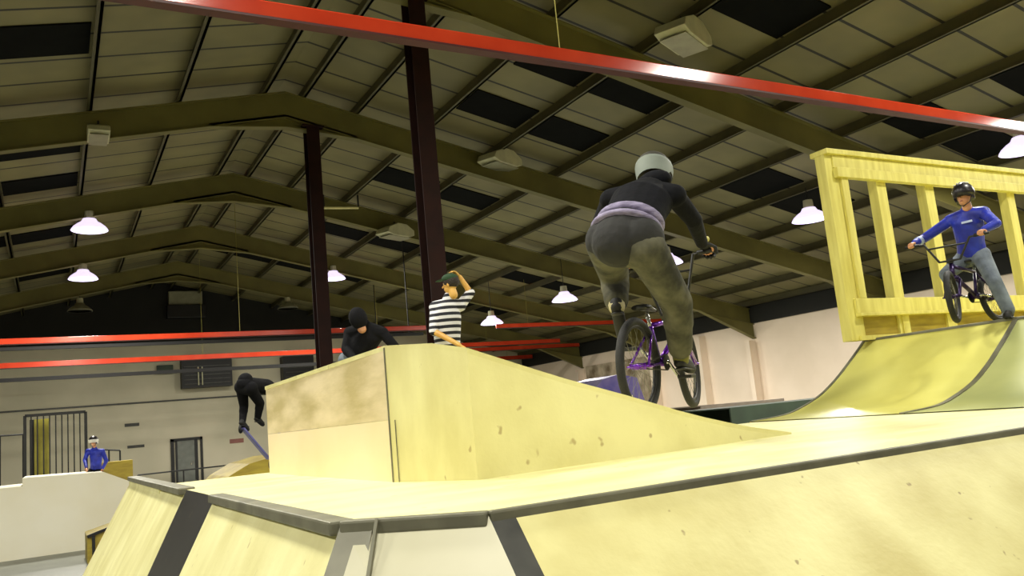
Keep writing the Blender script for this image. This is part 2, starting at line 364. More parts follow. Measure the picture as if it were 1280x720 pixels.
def light(p, e, size=.8, col=(1, .97, .86)):
    l = bpy.data.lights.new('lamp_light', 'AREA'); l.shape = 'DISK'; l.size = size; l.energy = e; l.color = col
    o = bpy.data.objects.new('lamp_light', l); C.objects.link(o); o.location = (p[0], p[1], p[2]-.04)
E0 = 500
spec = []
# (x, y, z, on) left row
def on_roof(x, dz): return zr(x)+dz
for Y, on, px_, py_ in ((F0+SP*2, 1, 112, 288), (F0+SP*3, 1, 104, 349)):
    q = atY(px_, py_, Y); spec.append((q.x, q.y, q.z, on))
q = atY(100, 389, F0+SP*4); spec.append((q.x, q.y, q.z, 0))
q = atY(417, 349, F0+SP*3); spec.append((q.x, q.y, q.z, 1))
q = atY(360, 386, F0+SP*4); spec.append((q.x, q.y, q.z, 0))
for (X_, Y_, px_, py_) in ((0, 8.87, 1279, 189), (0, 13.6, 1013, 275), (0, 18.3, 835, 330), (0, 23.05, 706, 376), (0, 27.8, 615, 405)):
    q = atY(px_, py_, Y_); spec.append((q.x, q.y, q.z, 1))
labs = ['glowing high bay lamp, upper one of the two bright lamps at far left',
        'glowing high bay lamp, lower one of the two bright lamps at far left',
        'small unlit high bay lamp before the dark gable at far left',
        'glowing high bay lamp just right of the farther dark column',
        'unlit high bay lamp hidden partly behind the farther dark column',
        'glowing high bay lamp at the right picture edge above the timber fence',
        'glowing high bay lamp just left of the timber fence post',
        'glowing high bay lamp behind the big rider',
        'glowing high bay lamp left of the big rider, the larger of two',
        'glowing high bay lamp above the red bars right of the striped shirt']
for (x, y, z, on), lb in zip(spec, labs):
    t = highbay('high_bay_lamp', (x, y, z), on, zr(x, .55) if abs(((y-F0)/SP) % 1) < .05 or abs(((y-F0)/SP) % 1) > .95 else zr(x, .62))
    tag(t, lb, 'lamp', 'high bay lamps under the roof')
    if on: light((x, y, z), E0*(2.5 if y > 20 else 1.6))
# lamps of the same rows behind and above the camera
for x in (-5.5, .9, 10.7, 16.8):
    for Y in (F0, 6.3, 1.6, -5.4):
        if x == 16.8 and Y > 8: continue
        if x == 10.7 and Y > 8: continue
        if Y == 1.6: x, Y = {.9: (1.05, 1.55), 10.7: (9.4, 2.2), 16.8: (15.0, 4.5), -5.5: (-5.5, 1.6)}[x]
        light((x, Y, zr(x)-.3), E0*1.15)
# angled floodlights along the middle row (not lit)
def flood(p, wd, rot, label, sc=1.0):
    t = empty('flood_lamp', p)
    a = V((math.cos(rot), math.sin(rot), 0)); c = V((-math.sin(rot), math.cos(rot), 0)); u = V((0, 0, 1)); P = V(p)
    prof = [(-.5, .02), (-.42, .16), (-.1, .30), (.22, .30), (.5, .16), (.5, .02), (.3, -.04), (-.3, -.04)]
    rings = []
    for s in (-.24, .24): rings.append([P+a*(x*wd)+u*(z*wd)+c*s*wd for x, z in prof])
    MB().loft(rings).build('housing', 'white_box', t, bevel=.02)
    b = MB(); b.plate([P+a*(-.4*wd)-c*(.2*wd)-u*(.045*wd), P+a*(.4*wd)-c*(.2*wd)-u*(.045*wd), P+a*(.4*wd)+c*(.2*wd)-u*(.045*wd), P+a*(-.4*wd)+c*(.2*wd)-u*(.045*wd)], (0, 0, -.015))
    b.build('lens', 'lamp_off', t)
    b = MB(); b.tube([P+u*.28*wd, V((P.x, P.y, max(zr(P.x)+.05, P.z+.3*wd+.1)))], .02, 8); b.build('hanger', 'dark', t)
    tag(t, label, 'lamp', 'unlit flood lamps along the roof frames')
for (px_, py_, k, lb) in ((855, 52, 0, 'unlit pale flood lamp above the big red bar, nearest of its row'),
                          (625, 206, 1, 'unlit pale flood lamp on the roof frame right of the near column'),
                          (494, 295, 2, 'unlit pale flood lamp between the two dark columns'),
                          (123, 172, 1, 'unlit pale flood lamp with a violet lens high at far left')):
    q = atY(px_, py_, F0+SP*k-(.28 if k else 1.5)); flood((q.x, q.y, q.z), .8 if px_ == 123 else 1.15, R_(25) if px_ > 200 else R_(90), lb)
# slim tube lamp
a = atY(405, 260, F0+SP*2-.3); b2 = atY(448, 260, F0+SP*2-.3)
t = empty('tube_lamp', a); MB().tube([a, b2], .035, 10).build('tube', 'tube', t, smooth=True)
for q in (a, b2): MB().bar(q-V((0, 0, .03)), q+V((0, 0, .4)), .04, .04).build('bracket', 'dark', t)
tag(t, 'thin horizontal tube lamp just right of the farther dark column', 'lamp')

# ------------------------------------------------------------------ suspended red bars
def redbar(x0, x1, Y0, Y1, z, h, label, rods, w=.085):
    t = empty('red_bar', (x0, Y0, z))
    b = MB(); b.bar((x0, Y0, z), (x1, Y1, z), w, h); b.build('bar', 'red', t, bevel=.008)
    b = MB(); b.bar((x0, Y0, z-h/2-.012), (x1, Y1, z-h/2-.012), w+.025, .02); b.build('bottom_flange', 'red_shaded', t)  # underside shade painted in as a darker red
    for x in rods:
        yy = Y0+(Y1-Y0)*(x-x0)/(x1-x0)
        MB().tube([(x, yy, z), (x, yy, zr(x, ROOF)-.02)], .006, 6).build('hanger_cord', 'yellow_cord', t)
    tag(t, label, 'bar', 'red bars hung across the hall')
redbar(-1.2, 12.9, 6.2, 6.2, 3.3+1.9+.06, .135, 'long red painted bar running across the top of the picture', (4.3,))
zb = 5.2
redbar(-13, 11.2, 25.7, 25.7, atY(100, 424, 25.7).z, .15, 'upper red bar crossing in front of the back wall at left', (-5, 5))
redbar(-13, 21, 32.9, 32.9, atY(100, 453, 32.9).z, .18, 'lower red bar crossing in front of the back wall at left', (-5, 5, 12))
redbar(14.6, 22.5, 27.2, 27.2, atY(700, 405, 27.2).z, .15, 'short upper red bar between the striped shirt and the big rider', (16,))
redbar(15.5, 23.2, 34.6, 34.6, atY(660, 434, 34.6).z, .17, 'middle red bar between the striped shirt and the big rider', (18,))
redbar(20.5, 23.6, 40.0, 40.0, atY(640, 447, 40.0).z, .2, 'lowest short red bar above the cream side wall', (22,))
def blackrail(x0, x1, Y, z, h, label):
    b = MB().box((x0, Y-.05, z-h/2), (x1, Y+.05, z+h/2)); b.bar((x0+.5, Y, z), (x0+.5, Y, zr(x0+.5, ROOF)-.03), .03, .03); b.bar((x1-.5, Y, z), (x1-.5, Y, zr(x1-.5, ROOF)-.03), .03, .03)
    single('black_rail', b, 'black_rail', (x0, Y, z), label, 'rail', 'black rails hung under the red bars')
blackrail(-13, 11.0, 25.75, atY(100, 433, 25.75).z, .10, 'black rail close under the upper red bar at left')
blackrail(-13, 12.5, 33.0, atY(150, 468, 33.0).z, .13, 'black rail below the lower red bar at left')

# ------------------------------------------------------------------ back wall furniture
Yw = YB
def onwall(x0, y0, x1, y1, Y): a = atY(x0, y0, Y); b = atY(x1, y1, Y); return a, b
a, b2 = onwall(226, 450, 290, 482, Yw-.5)
t = empty('wall_heater', (a.x, Yw-.5, b2.z))
MB().box((a.x, Yw-.7, b2.z), (b2.x, Yw-.08, a.z)).build('casing', 'dark', t)
for i in range(5): MB().box((a.x+.1, Yw-.76, b2.z+.15+i*.2), (b2.x-.1, Yw-.7, b2.z+.2+i*.2)).build('louvre', 'grey_strip', t)
for xx in (.68, .85): MB().box((a.x+xx, Yw-.80, b2.z+.1), (a.x+xx+.05, Yw-.76, b2.z+.95)).build('status_lamp', 'white_box', t)
tag(t, 'wide black heater box on the back wall with two pale marks', 'heater')
a, b2 = onwall(352, 446, 392, 474, Yw-.5)
t = empty('extractor_box', (a.x, Yw-.5, b2.z))
MB().box((a.x, Yw-.7, b2.z), (b2.x, Yw-.08, a.z)).build('casing', 'dark', t)
for i in range(3): MB().box((a.x+.1, Yw-.76, b2.z+.15+i*.22), (b2.x-.1, Yw-.7, b2.z+.2+i*.22)).build('louvre', 'grey_strip', t)
tag(t, 'black box on the back wall just left of the farther column', 'vent')
q = atY(206, 462, Yw-.1); single('alarm_box', MB().box((q.x-.35, Yw-.22, q.z-.2), (q.x+.35, Yw-.06, q.z+.2)), 'green_ramp', (q.x, Yw, q.z), 'small dark green box on the back wall left of the heater', 'box', bevel=.02)
q = atY(232, 373, Yw-.3); t = empty('gable_fan', (q.x, Yw-.3, q.z))
MB().box((q.x-.75, Yw-.35, q.z-.3), (q.x+.75, Yw-.05, q.z+.35)).build('casing', 'lamp_off', t, bevel=.04)
MB().box((q.x-.85, Yw-.5, q.z-.95), (q.x+.85, Yw-.05, q.z-.32)).build('shroud', 'dark', t, bevel=.04)
tag(t, 'dim pale fan box on the dark gable under the ridge', 'fan')
# door
a = atY(213, 549, Yw-.05); b2 = atY(253, 549, Yw-.05)
x0, x1, zt = a.x, b2.x, a.z
d = struct('door_1', MB().box((x0+.28, Yw-.05, .02), (x1-.35, Yw+.02, zt-.12)), 'grey_door')
MB().box((x1-.55, Yw-.11, zt*.45), (x1-.5, Yw-.05, zt*.5)).build('door_handle', 'chrome', d)
struct('trim_4', MB().box((x0, Yw-.09, 0), (x0+.14, Yw, zt)).box((x0+.2, Yw-.09, 0), (x0+.28, Yw, zt-.1)).box((x1-.35, Yw-.09, 0), (x1-.22, Yw, zt-.1)).box((x1-.1, Yw-.09, 0), (x1, Yw, zt)).box((x0, Yw-.09, zt-.12), (x1, Yw, zt)), 'dark')
for (x, y, w, h, mt, lb) in ((165, 531, .3, .07, 'grey_strip', 'small dark sign on the back wall, upper of two above the boy'),
                             (170, 558, .35, .06, 'grey_strip', 'small dark sign on the back wall, lower of two near the door'),
                             (296, 551, .32, .10, 'red_sign', 'small faded red sign on the back wall right of the door')):
    q = atY(x, y, Yw-.03); single('wall_sign', MB().box((q.x-w, Yw-.03, q.z-h), (q.x+w, Yw, q.z+h)), mt, (q.x, Yw, q.z), lb, 'sign', bevel=.008)
# barred cage
Yc = 24.0
a = atY(31, 520, Yc); b2 = atY(107, 518, Yc); z1 = a.z
t = empty('barred_gate', (a.x, Yc, 0))
b = MB(); 
for x in (a.x, b2.x): b.bar((x, Yc, 0), (x, Yc, z1), .07, .07)
b.bar((a.x, Yc, z1), (b2.x, Yc, z1), .07, .07); b.bar((a.x, Yc, .15), (b2.x, Yc, .15), .06, .06); b.build('frame', 'dark', t)
for i in range(1, 10):
    x = a.x+(b2.x-a.x)*i/10; MB().bar((x, Yc, .15), (x, Yc, z1), .03, .03).build('bar', 'dark', t)
x = a.x+.2; MB().box((x, Yc+.08, 0), (x+.32, Yc+.14, z1-.1)).build('panel', 'cage_yellow', t, label='mustard yellow upright panel')
MB().box((x-.1, Yc+.16, 0), (x+.05, Yc+.2, z1-.1)).build('panel', 'dark', t)
tag(t, 'tall dark barred gate standing behind the white ramp at left', 'gate')
# thin hand rails
def rail(p, q, drop, label, r=.022):
    t = empty('hand_rail', (p.x, p.y, 0)); MB().tube([p, q], r, 8).build('top_rail', 'dark', t)
    k = 3
    for i in range(k+1):
        c = p.lerp(q, i/k); MB().tube([(c.x, c.y, 0), c], r, 8).build('post', 'dark', t)
    tag(t, label, 'rail')
rail(atY(172, 594, 27), atY(336, 576, 27), 0, 'thin dark hand rail low before the back wall door')
rail(atY(108, 561, 25.5), atY(150, 563, 25.5), 0, 'short dark hand rail right of the barred gate')
rail(atY(-60, 549, 26), atY(29, 543, 26), 0, 'thin dark rail left of the barred gate at the picture edge')

# ------------------------------------------------------------------ white ramp at far left
Yr = 19.75
A0, A1, A2, A3, A4, A5 = [atY(x, y, Yr) for x, y in ((-40, 614), (28, 608), (28, 598), (129, 590), (166, 603), (212, 625))]
A0 = V((-4, Yr, A1.z))
def ramp_solid(name, top, depth, mt, label, cat='ramp', top_mt=None, base=0.0, shear=0.0, **kw):
    """side outline top (list of points left to right) closed down to the floor, extruded back"""
    t = empty(name, (top[0].x, top[0].y, base))
    pts = list(top)+[V((top[-1].x, top[-1].y, base)), V((top[0].x, top[0].y, base))]
    MB().plate(pts, (shear, .03, 0)).build('side_panel', mt, t)
    pts2 = [p+V((shear, depth, 0)) for p in pts]
    MB().plate(pts2, (0, -.03, 0)).build('side_panel', mt, t)
    b = MB()
    for i in range(len(top)-1):
        p, q = top[i], top[i+1]; nrm = V((-(q.z-p.z), 0, q.x-p.x)).normalized()*-.02
        b.hexa([p+nrm+V((0,.001,0)), q+nrm+V((0,.001,0)), q+nrm+V((0, depth, 0)), p+nrm+V((0, depth, 0)), p+V((0,.0,.004)), q+V((0,.0,.004)), q+V((0, depth, .004)), p+V((0, depth, .004))])
    b.build('riding_surface', top_mt or mt, t)
    tag(t, label, cat, **kw)
    return t
ramp_solid('skate_ramp', [A0, A1, A2, A3, A4, A5, V((A5.x+.9, Yr, .9))], 2.4, 'ply_white', 'long white sided ramp on the floor at far left')
# low yellow kicker
p0, p1 = atY(109, 671, 17.2), atY(152, 655, 17.2)
t = empty('kicker_ramp', (p0.x, 17.2, 0))
MB().plate([V((p0.x, 17.2, 0)), V((p1.x+.7, 17.2, 0)), V((p1.x+.7, 17.2, p1.z+.1)), p1, p0], (0, 1.2, 0)).build('body', 'timber_dark', t)
MB().bar(p0+V((0, -.02, 0)), p1+V((0, -.02, .02)), .05, .05).bar(p0+V((.1, -.03, 0)), V((p0.x+.1, 17.17, 0)), .05, .05).build('edge_trim', 'dark', t)
tag(t, 'low ochre wooden kicker with dark edges on the grey floor', 'ramp')
# small ochre crate behind the white ramp beside the boy
q = atY(146, 584, 23.2); single('wooden_box', MB().box((q.x-.35, 23.0, 0), (q.x+.35, 23.6, q.z+.15)), 'timber_dark', (q.x, 23.2, 0), 'ochre wooden box behind the white ramp right of the far boy', 'box', bevel=.01)
# olive wedge left of the big box
pA, pB, pC = atY(286, 596, 12.6), atY(312, 580, 12.6), atY(345, 570, 12.6)
ramp_solid('landing_ramp', [V((pA.x-.3, 12.6, pA.z-.25)), pA, pB, pC, V((pC.x+1.2, 12.6, pC.z))], 1.6, 'timber_dark', 'olive brown landing ramp just left of the big plywood box', 'ramp')

# ------------------------------------------------------------------ the near funbox
K = .72
ZD = 1.9-.4*K      # deck height
XL0, YF0 = 1.10*K, 3.16*K
c1 = (XL0, 3.62*K); c2 = (1.58*K, YF0)       # chamfered corner
YBK = 10.3*K
fun = empty('plywood_funbox', (2, 4, 0))
# deck plates
dk = MB()
deck_poly = [(XL0, c1[1]), (c2[0], YF0), (6.07, YF0), (6.07, 6.12), (3.6, 6.3), (2.6, YBK), (XL0, YBK)]
dk.plate([(x, y, ZD) for x, y in deck_poly], (0, 0, -.05)); dk.build('deck', 'ply', fun)
# banks
tA = 1.9; tC = .95    # drop per metre of run
def bankA(x, y):       # point on the left bank plane from pixel
    d = ray(x, y); # z = ZD - tA*(XL0 - X)
    s = (ZD-tA*XL0-EYE.z)/(d.z-tA*d.x); return EYE+d*s
def bankC(x, y):
    d = ray(x, y); s = (ZD-tC*YF0-EYE.z)/(d.z-tC*d.y); return EYE+d*s
XB = XL0-ZD/tA; YBm = YF0-ZD/tC
def quadA(y0, y1, name, mt, label=None, off=0, s0=0, s1=0):
    o = V((-tA, 0, 1)).normalized()*-.03
    p = [V((XL0, y0, ZD)), V((XB, y0+s0, 0)), V((XB, y1+s1, 0)), V((XL0, y1, ZD))]
    return MB().plate([q_+V((-off, 0, off)) for q_ in p], o).build(name, mt, fun, label=label)
Yst0, Yst1 = 4.94, 6.1
YE = 14.5*K
quadA(c1[1]+.0, Yst0, 'bank_panel', 'ply', s0=-.45, s1=-.1)
quadA(Yst0, Yst1, 'bank_strip', 'black_paint', 'black painted strip down the left bank', s0=-.1, s1=-.35)
quadA(Yst1, YE, 'bank_panel', 'ply', s0=-.35)
# back of the left bank beyond the deck and its end
MB().plate([(XL0, YE, 0), (XL0, YE, ZD), (XB, YE, 0)], (0, -.04, 0)).build('end_panel', 'ply_pale', fun)
MB().plate([(XL0+.001, YBK, 0), (XL0+.001, YE, 0), (XL0+.001, YE, ZD), (XL0+.001, YBK, ZD)], (-.04, 0, 0)).build('back_panel', 'ply', fun)
# corner facet
k1 = V((XL0, c1[1], ZD)); k2 = V((c2[0], YF0, ZD))
g1 = V((XB, c1[1]-.45, 0)); g2 = V((c2[0]+.10, YBm, 0))
gm = V(((XB+k1.x)/2-.0, (YBm+c1[1])/2-.45, 0))
gA = g1; gB = V((c2[0]-.12, YBm, 0))
MB().add([k1, k2, gB, gA], [(0, 1, 2), (0, 2, 3)]).build('corner_facet', 'pale_sheet', fun)
# front bank
def quadC(x0, x1, name, mt, label=None, s0=0, s1=0):
    o = V((0, -tC, 1)).normalized()*-.03
    p = [V((x0, YF0, ZD)), V((x0+s0, YBm, 0)), V((x1+s1, YBm, 0)), V((x1, YF0, ZD))]
    return MB().plate(p, o).build(name, mt, fun, label=label)
quadC(c2[0], c2[0]+.085, 'bank_strip', 'grey_strip', 'dark grey strip down the bank corner', s0=-.12, s1=-.12)
quadC(c2[0]+.085, 6.07, 'bank_panel', 'ply_bank', s0=-.12)
# copings
cb = .075
def coping(p, q, w=.10, lift=.012, nm='coping', mt='steel'):
    MB().bar(p+V((0, 0, lift-.02)), q+V((0, 0, lift-.02)), w, .045).build(nm, mt, fun, bevel=.008)
coping(V((XL0+.0, YE, ZD)), V((XL0, Yst1, ZD)), .11)
coping(V((XL0, Yst0, ZD)), V((XL0, c1[1], ZD)), .085)
coping(V((XL0, c1[1], ZD)), V((c2[0], YF0, ZD)), .05)
coping(V((c2[0], YF0, ZD)), V((6.07, YF0, ZD)), .035)
# hip angle iron at corner
no = (k2-k1).cross(gA-k1).normalized(); no = no if no.z > 0 else -no
e1 = (k2-k1).normalized(); e2 = (gB-gA).normalized()
MB().plate([k1, k1+e1*.11, gA+e2*.42, gA], no*.012).build('corner_iron', 'steel_pale', fun)
MB().plate([k1+e1*.125+no*.035, k1+e1*.135+no*.035, gA+e2*.50+no*.035, gA+e2*.47+no*.035], no*-.012).build('corner_iron', 'steel', fun)
tag(fun, 'huge plywood funbox with steel copings filling the lower foreground', 'ramp')

# ------------------------------------------------------------------ the box / hip ramp on the deck
bx = empty('plywood_jump_box', (2.2, 4.4, ZD))
foot = [(2.2*K, 9.95*K), (2.19*K, 5.88*K), (2.47*K, 5.05*K), (5.85*K, 5.45*K)]
def ztop(x):   # x in world metres
    u = x/K
    pts = [(2.1, .60), (2.3, .56), (2.47, .475), (3.25, .235), (3.96, .045), (4.58, -.135), (5.2, -.28), (5.85, -.395)]
    for (a_, za), (b_, zb_) in zip(pts, pts[1:]):
        if u <= b_: return 1.9+K*(za+(zb_-za)*max(0, u-a_)/(b_-a_))
    return 1.9-.395*K
# left side: upper scuffed panel and lower pale panel
zt0 = 1.9+.585*K; zt1 = 1.9+.60*K; zm = 1.9+.05*K
(xa0, ya0), (xa1, ya1) = foot[0], foot[1]
MB().plate([(xa0, ya0, ZD), (xa1, ya1, ZD), (xa1, ya1, zm), (xa0, ya0, zm+.0)], (.03, 0, 0)).build('side_panel', 'ply_pale', bx)
MB().plate([(xa0, ya0, zm+.003), (xa1, ya1, zm+.003), (xa1, ya1, zt1), (xa0, ya0, zt0)], (.03, 0, 0)).build('side_panel', 'ply_scuffed', bx, label='scuffed upper side panel')
# chamfer and long front face
(xb0, yb0), (xc0, yc0), (xd0, yd0) = foot[1], foot[2], foot[3]
NS = 12
pts = [V((xb0, yb0, ZD)), V((xc0, yc0, ZD)), V((xc0, yc0, ztop(xc0))), V((xb0+(xc0-xb0)*.6, yb0+(yc0-yb0)*.6, ztop(xc0)+.055)), V((xb0, yb0, zt1))]
MB().plate(pts, (.025, .01, 0)).build('side_panel', 'ply', bx)
top = []; 
for i in range(NS+1):
    f_ = i/NS; x = xc0+(xd0-xc0)*f_; y = yc0+(yd0-yc0)*f_; top.append(V((x, y, max(ztop(x), ZD+.004))))
MB().plate([V((xc0, yc0, ZD)), V((xd0, yd0, ZD))]+top[::-1], (0, .03, 0)).build('side_panel', 'ply', bx)
# riding surface
b = MB(); YB2 = 7.1
secs = [(xa1, zt1), (xb0+(xc0-xb0)*.6, ztop(xc0)+.055)]+[(p.x, p.z) for p in top]
rg = []
yy = [ya1, yb0+(yc0-yb0)*.6]+[p.y for p in top]
for i in range(len(secs)-1):
    (x0, z0), (x1, z1) = secs[i], secs[i+1]
    b.hexa([(x0, yy[i], z0-.02), (x1, yy[i+1], z1-.02), (x1, 6.15 if x1 > 2.6 else ya0, z1-.02), (x0, 6.15 if x0 > 2.6 else ya0, z0-.02),
            (x0, yy[i]-.004, z0+.006), (x1, yy[i+1]-.004, z1+.006), (x1, 6.15 if x1 > 2.6 else ya0, z1+.006), (x0, 6.15 if x0 > 2.6 else ya0, z0+.006)])
b.build('riding_surface', 'ply', bx)
# seam battens on the faces
MB().bar((xb0-.002, yb0-.0, ZD), (xb0-.002, yb0, zt1-.005), .008, .008).build('seam_trim', 'steel', bx)
MB().bar((xb0+.012, yb0-.05, ZD), (xb0+.012, yb0-.05, 1.9+.05*K), .004, .004).build('seam_trim', 'steel', bx)
tag(bx, 'pale plywood jump box with a long sloping top on the funbox deck', 'ramp')

# ------------------------------------------------------------------ quarter pipe on the right
qp = empty('quarter_pipe', (7, 5, ZD))
prof = [(8.45, -.395), (9.1, -.36), (9.5, -.27), (9.9, -.13), (10.25, .06), (10.52, .24), (10.8, .44), (11.05, .63)]
prof = [(x*K, 1.9+z*K) for x, z in prof]
YQ1, YQ0 = 8.55*K, 6.2*K
def cr_spline(P, n):
    out = []
    for i in range(len(P)-1):
        p0, p1, p2, p3 = P[max(i-1, 0)], P[i], P[i+1], P[min(i+2, len(P)-1)]
        for k in range(n):
            t_ = k/n; out.append(tuple(.5*((2*b_)+(-a_+c_)*t_+(2*a_-5*b_+4*c_-d_)*t_*t_+(-a_+3*b_-3*c_+d_)*t_**3) for a_, b_, c_, d_ in zip(p0, p1, p2, p3)))
    return out+[P[-1]]
prof = cr_spline(prof, 5)
def qsurf(y0, y1, mt, nm, pr, label=None):
    b = MB(); n_ = len(pr)
    top = [(x, y, z+.004) for x, z in pr for y in (y0, y1)]; bot = [(x, y, z-.03) for x, z in pr for y in (y0, y1)]
    fs = [(2*i, 2*i+2, 2*i+3, 2*i+1) for i in range(n_-1)]
    b.add(top, fs); b.add(bot, [tuple(reversed(f)) for f in fs])
    for yk in (0, 1):
        b.add([p for p in top[yk::2]]+[p for p in bot[yk::2]], [(i, i+1, n_+i+1, n_+i) for i in range(n_-1)])
    o = b.build(nm, mt, qp, label=label, smooth=True)
    return o
qsurf(YQ0, YQ1, 'ply_green', 'riding_surface', prof)
prof2 = [(x, z-.0) for x, z in prof]
qsurf(YF0, YQ0, 'ply_sage', 'riding_surface', prof2, 'greyish green right hand section')
for yb_ in (YQ0, YQ1):
    b = MB()
    for (x0, z0), (x1, z1) in zip(prof, prof[1:]): b.bar((x0, yb_, z0+.006), (x1, yb_, z1+.006), .05 if yb_ == YQ0 else .035, .012, up=(0, 0, 1))
    b.build('edge_strip', 'steel', qp)
side = [V((x, YQ1, z)) for x, z in prof]
XP0, XP1, ZP = prof[-1][0], 12.6, prof[-1][1]
MB().plate([V((prof[0][0], YQ1, 0)), *side, V((XP1, YQ1, ZP)), V((XP1, YQ1, 0))], (0, .03, 0)).build('side_panel', 'timber_dark', qp)
MB().box((XP0, YF0, ZP-.04), (XP1, YQ1, ZP+.004)).build('platform', 'ply_green', qp)
MB().tube([(XP0, YF0, ZP), (XP0, YQ1, ZP)], .02, 10).build('coping', 'steel', qp)
tag(qp, 'olive plywood quarter pipe with platform at the right', 'ramp')

# ------------------------------------------------------------------ timber fence on the platform
fy = YQ1-.06
fn = empty('timber_fence', (8, fy, ZP))
def FP(x, y): return atY(x, y, fy)
zt_ = FP(1045, 200).z; zlow = FP(1080, 385).z
xL = FP(1050, 300).x
z_top = atY(1060, 199, fy).z
XF1 = 12.4; zr_a = FP(1100, 374).z
def post(x, w, d, z0, z1, nm='post', dy=0): return MB().box((x-w/2, fy-d/2+dy, z0), (x+w/2, fy+d/2+dy, z1)).build(nm, 'timber', fn, bevel=.006)
post(xL-.02, .23, .13, ZP, z_top); MB().box((xL+.06, fy-.10, zr_a), (xL+.17, fy-.02, z_top-.2)).build('post', 'timber', fn, bevel=.006)
MB().box((xL-.14, fy-.12, z_top), (XF1, fy+.12, z_top+.06)).build('top_rail', 'timber', fn, bevel=.006)
MB().box((xL-.02, fy-.085, z_top-.15), (XF1, fy-.045, z_top), ).build('top_board', 'timber', fn, bevel=.006)
MB().box((xL-.02, fy-.13, z_top-.27), (XF1, fy-.05, z_top-.155)).build('top_board', 'timber', fn, bevel=.006)
for px0 in (1107, 1167, 1268):
    q = FP(px0, 300); post(q.x, .17, .12, ZP, z_top-.05, 'baluster')
for k in range(3): post(FP(1268, 300).x+.62*(k+1), .13, .1, ZP, z_top-.05, 'baluster')
zr1 = FP(1100, 374).z; zr2 = FP(1100, 392).z
MB().box((xL-.02, fy-.10, zr2), (XF1, fy-.05, zr1)).build('bottom_rail', 'timber', fn, bevel=.006)
MB().box((xL-.02, fy-.14, zr2-.035), (XF1, fy-.02, zr2)).build('bottom_rail', 'timber', fn, bevel=.006)
MB().box((xL+.05, fy-.03, ZP), (XF1, fy-.0, zr2)).build('kick_board', 'timber_dark', fn)
q = FP(1125, 400); post(q.x, .12, .1, ZP, zr2, 'baluster', -.03)
MB().box((xL-.02, fy-.10, ZP), (XF1, fy-.05, ZP+.05)).build('bottom_rail', 'timber', fn)
tag(fn, 'yellow timber fence with upright posts on the quarter pipe platform', 'fence')

# ------------------------------------------------------------------ ramps seen low between box and quarter pipe
a = atY(880, 512, 11.0); b_ = atY(1040, 497, 11.0)
ramp_solid('floor_ramp', [V((a.x+.6, 11, a.z-.02)), V((b_.x, 11, b_.z)), V((b_.x+2.5, 11, b_.z+.0))], 1.5, 'green_ramp', 'dark green ramp side seen low behind the quarter pipe', 'ramp')
a = atY(876, 507, 13.5); b_ = atY(960, 500, 13.5)
ramp_solid('floor_ramp', [a, b_, V((b_.x+.5, 13.5, b_.z))], 1.4, 'grey_ramp', 'pinkish grey ramp side seen low right of the rear wheel', 'ramp')
# mural boards and block columns on the right wall
for (y0_, y1_, z0, z1, mt, lb, nm) in ((29.6, 34.9, 1.2, 4.0, 'mural', 'brownish painted mural board on the cream side wall', 'mural_board'),
                                   ):
    single(nm, MB().box((XE_R-.08, y0_, z0), (XE_R-.01, y1_, z1)), mt, (XE_R, y0_, z0), lb, 'board')
a = atY(748, 488, 16.5)
pl = [atY(x, y, 16.5) for x, y in ((740, 490), (754, 474), (775, 468), (796, 472), (806, 500))]
ramp_solid('painted_ramp', pl, 1.5, 'graffiti', 'blue violet painted ramp just behind the rear wheel', 'ramp')
b = MB(); b.box((XE_R-.35, 26.0, 0), (XE_R, 26.5, 4.4)); struct('wall_right_pilaster', b, 'wall_cream')

# hidden riders' platform behind the jump box
pf = empty('start_platform', (4, 9, 0))
MB().box((2.9, 7.4, 1.95), (5.6, 10.3, 2.0)).build('deck', 'ply', pf)
for x, y in ((3, 7.5), (5.5, 7.5), (3, 10.2), (5.5, 10.2)): MB().box((x-.05, y-.05, 0), (x+.05, y+.05, 1.95)).build('leg', 'timber', pf)
tag(pf, 'plywood start platform hidden behind the jump box', 'platform')

# ------------------------------------------------------------------ people
def hand(b, wrist, knuck, palm_n, s=1.0, curl=1.0, flip=1):
    """palm from wrist to knuckles, five fingers curling towards palm_n; flip gives the thumb side"""
    w_, k_ = V(wrist), V(knuck); d = (k_-w_).normalized(); n_ = V(palm_n); n_ = (n_-d*n_.dot(d)).normalized(); sd = d.cross(n_).normalized()*flip
    b.caps(w_, w_+d*.075*s, .026*s, .036*s, 12, side=sd, flat=.55)
    base = w_+d*.085*s
    for i, (o, L) in enumerate(((.030, .072), (.010, .080), (-.010, .075), (-.029, .060))):
        p = base+sd*(o*s); a = 0; q = p; dd = d
        for j, fr in enumerate((.44, .32, .24)):
            a += curl*(.75 if j == 0 else .95)
            nd = (d*math.cos(a)+n_*math.sin(a)).normalized(); q2 = q+nd*(L*fr*s)
            b.caps(q, q2, (.0095-.001*j)*s, (.0088-.001*j)*s, 8); q = q2
    p = w_+d*.028*s+sd*(.028*s); q = p+(d*.6+sd*.7+n_*.35).normalized()*(.036*s); r_ = q+(d*.5+n_*.85+sd*.0).normalized()*(.030*s)
    b.caps(p, q, .0125*s, .0105*s, 8); b.caps(q, r_, .0105*s, .009*s, 8)
